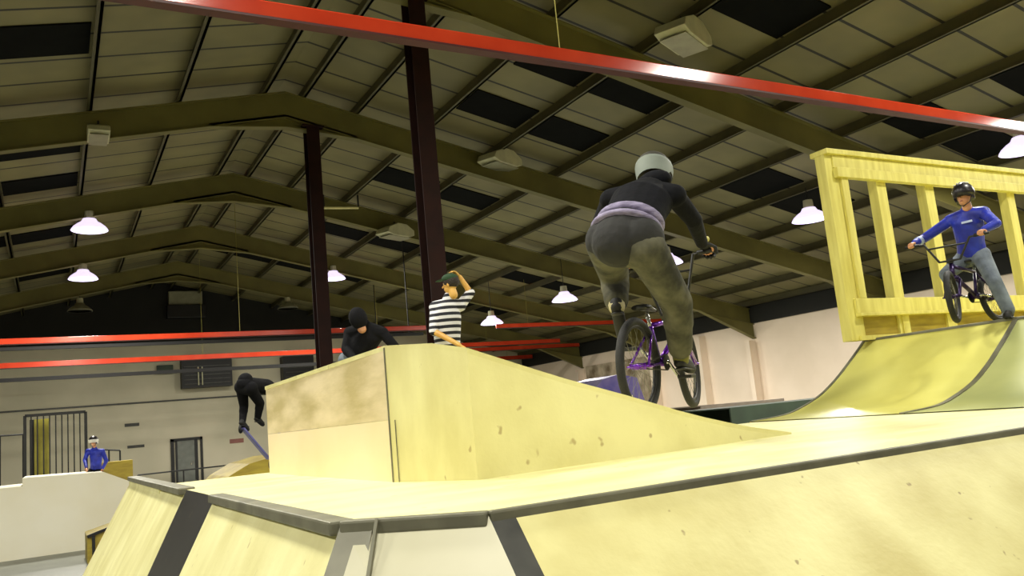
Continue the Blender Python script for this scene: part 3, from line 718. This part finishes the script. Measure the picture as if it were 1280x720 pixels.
def head(b, c, up, fwd, s=1.0):
    c, up, fwd = V(c), V(up).normalized(), V(fwd); fwd = (fwd-up*fwd.dot(up)).normalized(); sd = up.cross(fwd)
    ax = (sd, fwd, up)
    b.ell(c+up*.02*s, (.074*s, .094*s, .10*s), ax, 20)
    b.ell(c-up*.045*s+fwd*.022*s, (.056*s, .066*s, .066*s), ax, 16)      # jaw
    b.caps(c+fwd*.088*s+up*.005*s, c+fwd*.108*s-up*.022*s, .008*s, .013*s, 8)   # nose
    for k in (-1, 1): b.ell(c+sd*(.076*s*k)-up*.005*s, (.009*s, .018*s, .030*s), ax, 10)
    b.caps(c-up*.04*s-fwd*.01*s, c-up*.13*s-fwd*.03*s, .050*s, .056*s, 14)
    return ax
def face(par, c, ax, s=1.0):
    sd, fwd, up = ax; c = V(c)
    for k in (-1, 1): MB().ell(c+fwd*.088*s+sd*(.030*k*s)+up*.012*s, (.012*s, .007*s, .007*s), ax, 8).build('eye', 'eye', par, smooth=True)
    MB().ell(c+fwd*.086*s-up*.052*s, (.022*s, .006*s, .006*s), ax, 8).build('mouth', 'lips', par, smooth=True)
def figure(name, base, J, s, mats, label, cat='person', group=None, vox=.009, lean=None, hide_legs=False):
    """J: joints in world space. body = one continuous surface; clothes follow it"""
    t = empty(name, base)
    side = (V(J['shR'])-V(J['shL'])).normalized(); hs = (V(J['hipR'])-V(J['hipL'])).normalized()
    b = MB(); ax = head(b, J['head'], J['up'], J['face'], s)
    def torso(b, g, k_=J.get('hw', 1.0)):
        pts = [V(J['pelvis'])-V((0,0,.02)), V(J['pelvis']).lerp(V(J['chest']), .33), V(J['pelvis']).lerp(V(J['chest']), .7), V(J['chest']), V(J['chest']).lerp(V(J['neck']), .7)]
        rr = [((.155+g)*k_, .105+g), ((.140+g)*k_, .10+g), (.155+g, .105+g), (.165+g, .11+g), (.09+g, .075+g)]
        k = J.get('bulk', 1.0)
        b.tube(pts, [(w_*s*k, d_*s*k) for w_, d_ in rr], 18, side=side)
        b.caps(J['chest'], J['neck'], (.11+g)*s, (.062+g*.5)*s, 14, side=side, flat=.8)
        for q in ('shL', 'shR'): b.caps(V(J['chest']).lerp(V(J['neck']), .55), J[q], (.075+g)*s, (.058+g)*s, 12)
    def arm(b, k, g, fore=1.0):
        b.caps(J['sh'+k], J['el'+k], (.053+g)*s, (.041+g)*s, 14)
        e, w_ = V(J['el'+k]), V(J['wr'+k]); b.caps(e, e.lerp(w_, fore), (.041+g)*s, (.027+g)*s, 14)
    def hips(b, g): b.caps(V(J['hipL']), V(J['hipR']), (.095+g)*s*J.get('hw', 1), (.095+g)*s*J.get('hw', 1), 16, side=(0,0,1)); b.caps(V(J['pelvis'])+V((0,0,.06*s)), J['pelvis'], (.10+g)*s, (.11+g)*s, 16, side=hs)
    def leg(b, k, g, g2=None, trim=1.0):
        g2 = g if g2 is None else g2
        b.caps(J['hip'+k], J['kn'+k], (.082+g)*s, (.054+g)*s, 16); an_ = V(J['kn'+k]).lerp(V(J['an'+k]), trim); b.caps(J['kn'+k], an_, (.054+g)*s, (.036+g2)*s, 16)
        kn, an = V(J['kn'+k]), V(J['an'+k]); cf = kn.lerp(an, .35); b.caps(kn, cf, .05*s+g*s, (.052+g)*s, 12)
    torso(b, 0)
    for k in 'LR':
        arm(b, k, 0); leg(b, k, 0); b.caps(J['an'+k], J['toe'+k], .032*s, .028*s, 10)
        w_ = V(J['wr'+k]); h_ = V(J.get('hd'+k, w_+(w_-V(J['el'+k])).normalized()*.08))
        hand(b, w_, h_, J.get('pn'+k, (0, 0, -1)), s, J.get('curl', 1.0), 1 if k == 'L' else -1)
    hips(b, 0)
    body = b.build('body', mats.get('skin', 'skin'), t, remesh=vox*.62 if s > .5 else vox, smooth_it=2)
    body.name = 'body'
    b = MB(); torso(b, .022)
    for k in 'LR': arm(b, k, .017, mats.get('sleeve', .93))
    b.caps(V(J['pelvis']).lerp(V(J['chest']), mats.get('low', 0)), V(J['pelvis']).lerp(V(J['chest']), .3), (.150-.09*mats.get('low', 0))*s*J.get('bulk', 1), .145*s*J.get('bulk', 1), 18, side=hs, flat=.8)
    b.build(mats.get('topname', 'jacket'), mats['top'], t, remesh=vox, smooth_it=3)
    b = MB(); hips(b, .022)
    for k in 'LR': leg(b, k, mats.get('baggy', .02), mats.get('baggy2', .025), mats.get('trim', .92))
    b.build('jeans', mats['legs'], t, remesh=vox, smooth_it=3)
    for k in 'LR':
        a, q = V(J['an'+k]), V(J['toe'+k]); d = (q-a).normalized(); sole = V(J.get('sole', (0, 0, -1)))
        b = MB(); heel = a-d*.035*s; b.caps(a+V((0,0,.02*s)), a, .048*s, .048*s, 12); b.caps(heel+sole*.035*s, q+sole*.02*s, .042*s, .040*s, 14, side=d.cross(sole), flat=.85); b.caps(a, q, .045*s, .034*s, 12)
        sh = b.build('shoe', mats.get('shoe', 'shoe'), t, remesh=vox*.8, smooth_it=2)
        b = MB(); b.caps(heel+sole*.072*s, q+sole*.052*s, .040*s, .038*s, 14, side=d.cross(sole), flat=1.0)
        for i in range(len(b.v)):      # flatten sole
            p = b.v[i]; h_ = (p-(heel+sole*.072*s)).dot(sole); b.v[i] = p-sole*h_*.75
        b.build('sole', mats.get('sole', 'dark'), sh, smooth=True)
    face(t, J['head'], ax, s)
    tag(t, label, cat, group)
    return t, ax
def helmet(t, c, ax, s, mt, band=None, glints=None):
    sd, fwd, up = ax; c = V(c)+up*.03*s
    b = MB(); n = 24; rings = []
    for i in range(9):
        ph = math.pi/2*i/8; r = math.cos(ph); z = math.sin(ph)
        rings.append([c+sd*(.108*s*max(r, .02)*math.cos(2*math.pi*k/n))+fwd*(.128*s*max(r, .02)*math.sin(2*math.pi*k/n))+up*(.115*s*z) for k in range(n)])
    low = [p-up*.05*s+((p-c)*-.06) for p in rings[0]]
    # back of the shell reaches lower
    low = [p-up*(.035*s if (p-c).dot(fwd) < 0 else 0) for p in low]
    inn = [c+(p-c)*.86 for p in low]
    b.loft([inn, low]+rings); h = b.build('helmet', mt, t, smooth=True)
    if band:
        b = MB(); b.loft([[c+(p-c)*1.02-up*.002 for p in low], [c+(p-c)*1.035 for p in rings[0]], [c+(p-c)*1.03 for p in rings[1]], [c+(p-c)*1.0 for p in rings[1]]], caps=False)
        b.build('helmet_band', band, h, smooth=True, label='paler band round the helmet')
    if glints:
        for k in (-2, -1, 0, 1, 2):
            q = c+sd*(.032*k*s)+up*(.113*s)*math.cos(k*.28)+fwd*.02*s
            MB().ell(q, (.008*s, .045*s, .008*s), ax, 8).build('vent', glints, h, smooth=True)  # white streaks painting the light reflected on top of the shell
    for k in (-1, 1):
        MB().tube([c+sd*(.09*k*s)-up*.03*s, c+sd*(.065*k*s)-up*.12*s+fwd*.03*s, c-up*.155*s+fwd*.045*s], .005*s, 6).build('chin_strap', 'dark', h)

# ------------------------------------------------------------------ bicycles
def bike(loc, heading, pitch, roll_, wr, wb, frame_m, label, steer=0.0, crank_a=0.3, group=None, rim='dark', fork_m=None, barw=.35, barh=.20):
    """local frame: x forward, y left, z up, origin under the rear hub"""
    t = empty('bmx_bike', loc); t.rotation_mode = 'XYZ'
    t.rotation_euler = (Matrix.Rotation(heading, 3, 'Z') @ Matrix.Rotation(pitch, 3, 'Y') @ Matrix.Rotation(roll_, 3, 'X')).to_euler()
    tr = .028
    def bl(b, nm, mt, par=t, **k): return b.build(nm, mt, par, world=False, **k)
    H = wr; bb = V((wb*.37, 0, H+.02)); ht = V((wb*.70, 0, H+.34)); hb = V((wb*.735, 0, H+.23)); st = V((wb*.25, 0, H+.27))
    def wheel(cx, nm, rot=None):
        c = V((cx, 0, H)); ax = V((0, 1, 0))
        if rot: ax = rot @ ax
        w_ = bl(MB().torus(c, wr-.058, .014, ax, 48, 8), nm, rim, smooth=True)
        bl(MB().torus(c, wr-tr, tr, ax, 56, 12), 'tyre', 'rubber', w_, smooth=True)
        b = MB(); b.tube([c-ax*.05, c+ax*.05], [.022, .022], 12); b.tube([c-ax*.085, c+ax*.085], .007, 8); bl(b, 'hub', frame_m, w_, smooth=True)
        b = MB(); u = ax.orthogonal().normalized(); v_ = ax.cross(u)
        for i in range(28):
            a = 2*math.pi*i/28; o = ax*(.035*(1 if i % 2 else -1)); b.tube([c+o+(u*math.cos(a+.3)+v_*math.sin(a+.3))*.02, c+(u*math.cos(a)+v_*math.sin(a))*(wr-.06)], .0014, 4)
        bl(b, 'spokes', 'steel', w_)
    wheel(0, 'rear_wheel')
    R = Matrix.Rotation(steer, 3, (ht-hb).normalized())
    def S(p): return hb+R @ (V(p)-hb)
    fc = S((wb, 0, H)); 
    c = fc; 
    axw = R @ V((0, 1, 0))
    w_ = bl(MB().torus(c, wr-.058, .014, axw, 48, 8), 'front_wheel', rim, smooth=True)
    bl(MB().torus(c, wr-tr, tr, axw, 56, 12), 'tyre', 'rubber', w_, smooth=True)
    b = MB(); b.tube([c-axw*.05, c+axw*.05], .020, 12); b.tube([c-axw*.085, c+axw*.085], .007, 8); bl(b, 'hub', frame_m, w_, smooth=True)
    b = MB(); u = axw.orthogonal().normalized(); v_ = axw.cross(u)
    for i in range(28):
        a = 2*math.pi*i/28; o = axw*(.03*(1 if i % 2 else -1)); b.tube([c+o+(u*math.cos(a+.3)+v_*math.sin(a+.3))*.02, c+(u*math.cos(a)+v_*math.sin(a))*(wr-.06)], .0014, 4)
    bl(b, 'spokes', 'steel', w_)
    b = MB(); b.tube([bb, hb], .021, 12); b.tube([st, ht-V((0,0,.02))], .017, 12); b.tube([bb, st], .016, 12); b.tube([hb-(ht-hb)*.15, ht], .024, 12); b.tube([bb-V((0,.04,0)), bb+V((0,.04,0))], .026, 12)
    for k in (-1, 1):
        b.tube([bb+V((0, .03*k, 0)), V((.06, .06*k, H)), V((0, .065*k, H))], .011, 8); b.tube([st+V((0, .012*k, -.02)), V((0, .065*k, H))], .009, 8)
    bl(b, 'frame', frame_m, smooth=True)
    b = MB()
    for k in (-1, 1): b.tube([S(hb+V((0, .04*k, -.03))), S(hb+V((.015, .058*k, -.06))), S((wb, .06*k, H))], .015, 10)
    b.tube([S(hb+V((0, -.05, -.03))), S(hb+V((0, .05, -.03)))], .02, 10); bl(b, 'fork', fork_m or frame_m, smooth=True)
    b = MB(); sm = S(ht+V((.045, 0, .03))); b.tube([S(ht), S(ht+V((-.01, 0, .05)))], .02, 10); b.bar(S(ht+V((-.01, 0, .035))), sm, .05, .045); bl(b, 'stem', 'black_plastic')
    gz = barh
    b = MB(); P = [S(ht+V((.045, y, .03+z))) for y, z in ((-barw, gz), (-.20, gz-.005), (-.09, .0), (0, 0), (.09, .0), (.20, gz-.005), (barw, gz))]
    b.tube(P, .0115, 10); b.tube([S(ht+V((.045, -.165, .03+gz*.72))), S(ht+V((.045, .165, .03+gz*.72)))], .009, 8)
    hbar = bl(b, 'handlebar', 'dark', smooth=True)
    gr = []
    for k in (-1, 1):
        a_ = S(ht+V((.045, k*(barw+.01), .03+gz))); b_ = S(ht+V((.045, k*(barw-.12), .03+gz))); bl(MB().tube([a_, b_], .017, 12), 'grip', 'black_plastic', hbar, smooth=True); gr.append((a_+b_)/2)
    b = MB(); b.tube([bb.lerp(st, .6), st+(st-bb)*.35], .013, 10); bl(b, 'seat_post', 'chrome', smooth=True)
    sp0 = st+(st-bb)*.38; b = MB(); b.tube([sp0+V((-.13, 0, .02)), sp0+V((-.05, 0, .025)), sp0+V((.06, 0, .02)), sp0+V((.14, 0, .015))], [(.05, .02), (.065, .022), (.03, .018), (.02, .012)], 14, side=(0, 1, 0)); bl(b, 'seat', 'black_plastic', smooth=True)
    b = MB(); cd = V((math.cos(crank_a), 0, math.sin(crank_a))); b.tube([bb-V((0, .06, 0)), bb-V((0, .075, 0))-cd*-.17], .011, 8); b.tube([bb+V((0, .06, 0)), bb+V((0, .075, 0))-cd*.17], .011, 8); b.tube([bb-V((0, .06, 0)), bb+V((0, .06, 0))], .012, 8)
    cr_ = bl(b, 'crank', 'chrome', smooth=True)
    pd = []
    for k, sg in ((-1, 1), (1, -1)):
        p = bb+V((0, .13*k, 0))+cd*(.17*sg); b = MB(); b.box(p-V((.048, .05, .012)), p+V((.048, .05, .012))); bl(b, 'pedal', 'black_plastic', cr_, bevel=.004); pd.append(p)
    b = MB(); b.tube([bb-V((0, .045, 0)), bb-V((0, .050, 0))], .055, 24); bl(b, 'chainring', 'dark')
    b = MB()
    for z in (.052, -.052): b.bar(bb+V((0, -.048, z)), V((0, -.048, H+z*.35)), .008, .008)
    bl(b, 'chain', 'dark')
    tag(t, label, 'bike', group)
    Mx = Matrix.Translation(V(loc)) @ t.rotation_euler.to_matrix().to_4x4()
    return t, {'gripR': Mx @ gr[0], 'gripL': Mx @ gr[1], 'pedR': Mx @ pd[0], 'pedL': Mx @ pd[1], 'seat': Mx @ sp0, 'M': Mx}

# ---- the big rider, seen from behind on the long slope
RB = V((3.30, 4.27, ztop(3.30)+.012))
hd_ = math.atan2(.45, .81)
rider_bike, rp = bike(RB, hd_, R_(-1), R_(2), .32, .98, 'purple', 'purple framed bike under the big rider in the dark hoodie', crank_a=R_(-38), steer=R_(9), rim='dark', barh=.41)
def pt(x, y, d): return atD(x, y, d)
gR, gL = rp['gripR'], rp['gripL']
print('grips', gR, gL, 'ped', rp['pedR'], rp['pedL'])
def PX(p): d = p-EYE; z = d.dot(FW); return (round(640+CF*d.dot(RT)/z), round(360-CF*d.dot(UP)/z), round(z, 2))
for k_, v_ in rp.items():
    if k_ != 'M': print(k_, PX(v_))
J = dict(pelvis=pt(778, 298, 5.12), chest=pt(802, 253, 5.40), neck=pt(820, 234, 5.54), head=pt(818, 218, 5.66), hw=1.12,
         up=(.30, .30, .85), face=(.85, .5, -.25),
         shL=pt(764, 250, 5.60), shR=pt(843, 245, 5.36), elL=pt(748, 284, 5.86), elR=pt(867, 275, 5.54),
         hipL=pt(759, 308, 5.22), hipR=pt(806, 310, 5.02), knR=pt(846, 378, 5.30), bulk=1.16,
         pnL=(0, 0, -1), pnR=(0, 0, -1), curl=1.15)
up_ = V((0, 0, 1)); fwd_ = V((.81, .45, 0)).normalized()
J['anR'] = rp['pedR']+V((0, 0, .115))-fwd_*.07; J['toeR'] = rp['pedR']+V((0, 0, .07))+fwd_*.09
J['anL'] = rp['pedL']+V((0, 0, .115))-fwd_*.07; J['toeL'] = rp['pedL']+V((0, 0, .07))+fwd_*.09
J['anL'] = pt(771, 384, 5.42); J['toeL'] = pt(778, 418, 5.52); J['knL'] = pt(768, 346, 5.72)
for k, g_ in (('R', gR), ('L', gL)):
    J['wr'+k] = g_+V((0, 0, .045))-fwd_*.065; J['hd'+k] = g_+V((0, 0, .032)); J['pn'+k] = (fwd_*.35-up_)
t, ax = figure('person', (RB.x, RB.y, RB.z), J, 1.0, dict(top='black_cloth', topname='hoodie', legs='jeans', low=.14, baggy=.048, baggy2=.046, trim=.78, sleeve=.95),
               'big bike rider from behind in black hoodie, grey jeans and silver helmet')
helmet(t, V(J['head']), ax, 1.14, 'helmet_grey', 'helmet_pale')
# hem band, dark shell painting the shade on the seat, sock, cuffs, gloves
pv = V(J['pelvis']); ch = V(J['chest']); dsp = (ch-pv).normalized(); hs = (V(J['hipR'])-V(J['hipL'])).normalized()
def band(c, ax_, w_, d_, h, nm, mt, th=.012, lb=None, n=28):
    ax_ = V(ax_).normalized(); sd = (hs-ax_*hs.dot(ax_)).normalized(); bk = ax_.cross(sd); rg = []
    for (hh, o) in ((-h/2, 0), (-h/4, th), (h/4, th), (h/2, 0)):
        rg.append([c+ax_*hh+sd*((w_+o)*math.cos(2*math.pi*k/n))+bk*((d_+o)*math.sin(2*math.pi*k/n)) for k in range(n)])
    b = MB(); b.loft(rg); return b.build(nm, mt, t, smooth=True, label=lb)
st_ = MB(); hl_, hr_ = V(J['hipL']), V(J['hipR']); st_.caps(hl_.lerp(hr_, .06)+V((0, 0, .035)), hl_.lerp(hr_, .94)+V((0, 0, .055)), .150, .142, 20); st_.caps(pv-dsp*.02, pv+dsp*.09, .190, .195, 20, side=hs, flat=.86); st_.build('seat_shade', 'seat_shade', t, remesh=.01, smooth_it=2, label='seat of the jeans with its shade painted dark')
band(pv+dsp*.15, dsp+V((0, 0, .25)), .215, .175, .055, 'hoodie_hem', 'hem', lb='lavender grey knitted hem')
band(pv+dsp*.075, dsp+V((0, 0, .45)), .226, .188, .036, 'waistband', 'hem', lb='second lavender grey band lower down')
for k in 'LR':
    a = V(J['an'+k]); kn = V(J['kn'+k]); d = (kn-a).normalized()
    MB().caps(a+d*.0, a+d*.09, .054, .062, 14).build('sock' if k == 'R' else 'jeans_cuff', 'sock' if k == 'R' else 'cuff', t, smooth=True, label='khaki green sock' if k == 'R' else 'pale cream trouser cuff')
    w_ = V(J['wr'+k]); h_ = V(J['hd'+k]); b = MB(); hand(b, w_-(h_-w_)*.02, h_, J['pn'+k], 1.34, 1.15, 1 if k == 'L' else -1)
    gl = b.build('glove', 'glove', t, remesh=.005, smooth_it=1)
    MB().ell(w_.lerp(h_, .45)+V((0, 0, .040)), (.046, .050, .030), None, 12).build('glove_patch', 'glove_patch', gl, smooth=True, label='yellow patch on back of hand')

b = MB(); q = V(J['neck'])-ax[1]*.03+V((0, 0, .015)); b.ell(q, (.125, .085, .075), ax, 16); b.build('hood', 'black_cloth', t, smooth=True)

# ---- the boy on his bike before the timber fence
base = atZ(1192, 405, prof[-1][1]+.004)
hb_ = math.atan2(-.90, -.42)
BL = V((base.x+.30, base.y+.60, prof[-1][1]+.006))
view = (EYE-BL); hb_ = math.atan2(view.y, view.x)-R_(30)
fbike = V((math.cos(hb_), math.sin(hb_), 0))
BL = V((base.x, base.y, prof[-1][1]+.006))-fbike*.88
boy_bike, bp = bike(BL, hb_, 0, R_(6), .25, .88, 'violet_dark', 'small dark violet bike under the boy in the blue jacket', crank_a=R_(8), steer=R_(20), barw=.36)
print('boybike', PX(BL), PX(bp['gripR']), PX(bp['gripL']), PX(bp['seat']), BL)
fw = fbike; lf = V((-fbike.y, fbike.x, 0)); s_ = .80
seat = bp['seat']; 
J = dict(pelvis=seat+V((0, 0, .10)), up=(0, 0, 1), face=fw*1.0+V((0, 0, -.12)), curl=1.1)
J['chest'] = seat+fw*.12+V((0, 0, .40))+lf*.07; J['neck'] = seat+fw*.15+V((0, 0, .51))+lf*.10; J['head'] = seat+fw*.20+V((0, 0, .63))+lf*.12
J['hipL'] = seat+lf*.08+V((0, 0, .06)); J['hipR'] = seat-lf*.08+V((0, 0, .06))
J['shL'] = J['chest']+lf*.165+V((0, 0, .05)); J['shR'] = J['chest']-lf*.165+V((0, 0, .05))
for k, sg in (('L', 1), ('R', -1)):
    g_ = bp['grip'+k]; J['wr'+k] = g_+V((0, 0, .04))-fw*.05; J['hd'+k] = g_+V((0, 0, .03)); J['pn'+k] = V((0, 0, -1))+fw*.3
    J['el'+k] = (V(J['sh'+k])+V(J['wr'+k]))*.5+lf*(.11*sg)-V((0, 0, .05))
J['anR'] = bp['pedR']+V((0, 0, .09))-fw*.05; J['toeR'] = bp['pedR']+V((0, 0, .055))+fw*.08
footL = V((seat.x, seat.y, prof[-1][1]))+lf*.30+fw*.12
J['anL'] = footL+V((0, 0, .075)); J['toeL'] = footL+V((0, 0, .045))+fw*.11+lf*.02
J['knR'] = (V(J['hipR'])+V(J['anR']))*.5+fw*.14-lf*.06; J['knL'] = (V(J['hipL'])+V(J['anL']))*.5+fw*.08+lf*.04
t, ax = figure('person', (BL.x, BL.y, BL.z), J, s_, dict(top='blue_jacket', legs='jeans_blue', baggy=.03, baggy2=.04),
               'boy in royal blue jacket and black helmet sitting on a bike before the timber fence', vox=.008)
helmet(t, V(J['head'])+V((0, 0, .02)), ax, .90, 'helmet_black', None, 'white')
for f_ in (.35, .5):
    e, w_ = V(J['elR']), V(J['wrR']); c = e.lerp(w_, f_); d = (w_-e).normalized(); MB().tube([c, c+d*.025], .056*s_, 16).build('sleeve_stripe', 'blue_stripe', t, label='pale blue stripe round the sleeve')
c = V(J['chest'])+fw*.115-V((0, 0, .02))+lf*.05; MB().bar(c-lf*.05, c+lf*.05, .012, .02).build('chest_badge', 'blue_stripe', t, label='pale badge on the chest')

# ---- person in the striped shirt behind the jump box
d0 = 8.9; hgt = 2.0
J = dict(pelvis=pt(560, 446, d0), chest=pt(558, 394, d0), neck=pt(561, 372, d0), head=pt(563, 356, d0), up=(0, 0, 1), face=(-.5, .6, 0),
         shL=pt(544, 384, d0+.05), shR=pt(575, 382, d0+.05), elL=pt(542, 414, d0-.12), wrL=pt(574, 431, d0-.28), hdL=pt(582, 436, d0-.3), pnL=(.3, -.3, -1),
         elR=pt(588, 366, d0+.1), wrR=pt(575, 346, d0+.08), hdR=pt(568, 340, d0+.06), pnR=(-1, 0, 0), hipL=pt(551, 452, d0), hipR=pt(569, 452, d0), curl=.5)
fl = 2.0
for k, x in (('L', 551), ('R', 569)):
    h_ = V(J['hip'+k]); J['an'+k] = V((h_.x, h_.y, fl+.09)); J['kn'+k] = V((h_.x, h_.y-.0, (h_.z+fl)/2+.02))+V((-.05, -.06, 0)); J['toe'+k] = V((h_.x-.08, h_.y+.1, fl+.05))
b0 = V((J['hipL'].x, J['hipL'].y, fl))
print('striped pelvis z', J['pelvis'].z, J['pelvis'])
t, ax = figure('person', b0, J, .86, dict(top='tee', topname='striped_shirt', legs='jeans_blue', sleeve=.0, skin='skin_warm'),
               'person in a black and white striped shirt behind the peak of the jump box', vox=.008)
sd, fwd, up = ax
MB().ell(V(J['head'])+up*.035-fwd*.012, (.078, .092, .085), ax, 16).build('hair', 'hair', t, smooth=True)
c = V(J['head'])+up*.07; b = MB(); b.ell(c, (.082, .094, .055), ax, 16); b.caps(c+fwd*.05, c+fwd*.12-up*.01, .06, .05, 12, side=sd, flat=.12); b.build('cap', 'green_cap', t, smooth=True)

# ---- dark hooded person behind the box, left of the striped shirt
d0 = 9.6
J = dict(pelvis=pt(443, 444, d0), chest=pt(462, 418, d0-.1), neck=pt(456, 405, d0-.15), head=pt(449, 399, d0-.2), up=(-.3, 0, 1), face=(.8, .9, -.25),
         shL=pt(437, 416, d0), shR=pt(478, 416, d0-.15), elL=pt(432, 436, d0-.1), wrL=pt(444, 450, d0-.3), elR=pt(496, 436, d0-.2), wrR=pt(510, 452, d0-.3),
         hipL=pt(434, 450, d0), hipR=pt(452, 450, d0), curl=.6, bulk=1.05)
for k in 'LR':
    h_ = V(J['hip'+k]); J['an'+k] = V((h_.x, h_.y, fl+.09)); J['kn'+k] = V((h_.x-.02, h_.y-.10, (h_.z+fl)/2+.02)); J['toe'+k] = V((h_.x-.03, h_.y-.13, fl+.05))
t, ax = figure('person', V((J['hipL'].x, J['hipL'].y, fl)), J, .9, dict(top='dark_cloth', topname='hooded_jacket', legs='jeans_blue'),
               'person in a black hooded jacket crouching behind the left slope of the box', vox=.009)
sd, fwd, up = ax
b = MB(); b.ell(V(J['head'])-fwd*.025+up*.015, (.105, .105, .13), ax, 16); b.build('hood', 'dark_cloth', t, smooth=True)

# ---- jumping rider in dark clothes at the left end of the box, over a small scooter
d0 = 8.8
J = dict(pelvis=pt(307, 480, d0), chest=pt(334, 484, d0+.35), neck=pt(346, 489, d0+.45), head=pt(357, 492, d0+.5), up=(.6, .3, .4), face=(.5, .5, -.8),
         shL=pt(336, 484, d0+.5), shR=pt(340, 490, d0+.25), elL=pt(344, 507, d0+.45), wrL=pt(346, 528, d0+.4), elR=pt(344, 512, d0+.25), wrR=pt(345, 532, d0+.25),
         hipL=pt(302, 484, d0+.03), hipR=pt(313, 485, d0-.03), knL=pt(305, 507, d0+.12), anL=pt(303, 528, d0-.0), toeL=pt(309, 535, d0+.05),
         knR=pt(325, 504, d0+.15), anR=pt(322, 523, d0+.15), toeR=pt(328, 529, d0+.2), curl=1.0)
t, ax = figure('person', J['anL']-V((0, 0, .1)), J, .66, dict(top='dark_cloth', topname='jacket', legs='dark_cloth', baggy=.02, baggy2=.02),
               'person in dark clothes bent over in mid jump at the left end of the box', vox=.008)
helmet(t, J['head'], ax, .76, 'helmet_black')
# the scooter below his feet
t = empty('kick_scooter', pt(303, 536, d0))
a, b_ = pt(303, 535, d0), pt(336, 574, d0+.15)
b = MB(); b.bar(a, b_, .10, .02, up=(.4, 0, 1)); b.build('deck', 'blue_tube', t, bevel=.004)
for q in (a+(a-b_).normalized()*.03, b_+(b_-a).normalized()*.03): MB().torus(q-V((0, 0, .03)), .037, .014, RT, 24, 8).build('wheel', 'dark', t, smooth=True)
hd2 = pt(352, 534, d0+.4); MB().tube([b_, hd2], .016, 10).build('steering_tube', 'blue_tube', t, smooth=True)
MB().tube([V(J['wrL'])+RT*-.03, hd2, V(J['wrR'])+RT*.1], .013, 10).build('handlebar', 'dark', t, smooth=True)
tag(t, 'pale blue scooter tilted under the jumping person at the left end of the box', 'scooter')

# ---- far boy in blue behind the white ramp
d0 = 18.6
J = dict(pelvis=pt(120, 586, d0), chest=pt(120, 570, d0), neck=pt(118, 560, d0), head=pt(117, 552, d0-.05), up=(0, 0, 1), face=(-.5, -.8, 0), curl=1.0,
         shL=pt(128, 564, d0), shR=pt(110, 564, d0), elL=pt(133, 576, d0-.1), wrL=pt(128, 586, d0-.25), elR=pt(106, 575, d0-.1), wrR=pt(108, 585, d0-.3),
         hipL=pt(124, 589, d0), hipR=pt(115, 589, d0))
yy = J['pelvis']; fl = 1.06
for k, o in (('L', .1), ('R', -.1)):
    h_ = V(J['hip'+k]); J['kn'+k] = h_+V((-.12, -.25, -.08)); J['an'+k] = V((h_.x-.1, h_.y-.18, h_.z-.42)); J['toe'+k] = J['an'+k]+V((-.05, -.12, -.03))
print('far boy', yy, J['anL'])
t, ax = figure('person', V((yy.x, yy.y, J['anL'].z-.08)), J, .74, dict(top='blue_jacket', legs='dark_cloth'), 'small far boy in blue jacket and helmet sitting above the white ramp', vox=.012)
helmet(t, J['head'], ax, .9, 'helmet_black', 'white')
# ------------------------------------------------------------------ light and colour
w = bpy.data.worlds.new('night'); bpy.context.scene.world = w; w.use_nodes = True
w.node_tree.nodes['Background'].inputs[0].default_value = (.02, .02, .025, 1); w.node_tree.nodes['Background'].inputs[1].default_value = .3
vs = bpy.context.scene.view_settings
bpy.context.scene.display_settings.display_device = 'sRGB'
vs.view_transform = 'Standard'; vs.look = 'None'; vs.gamma = 1; vs.use_curve_mapping = False
vs.exposure = -.9
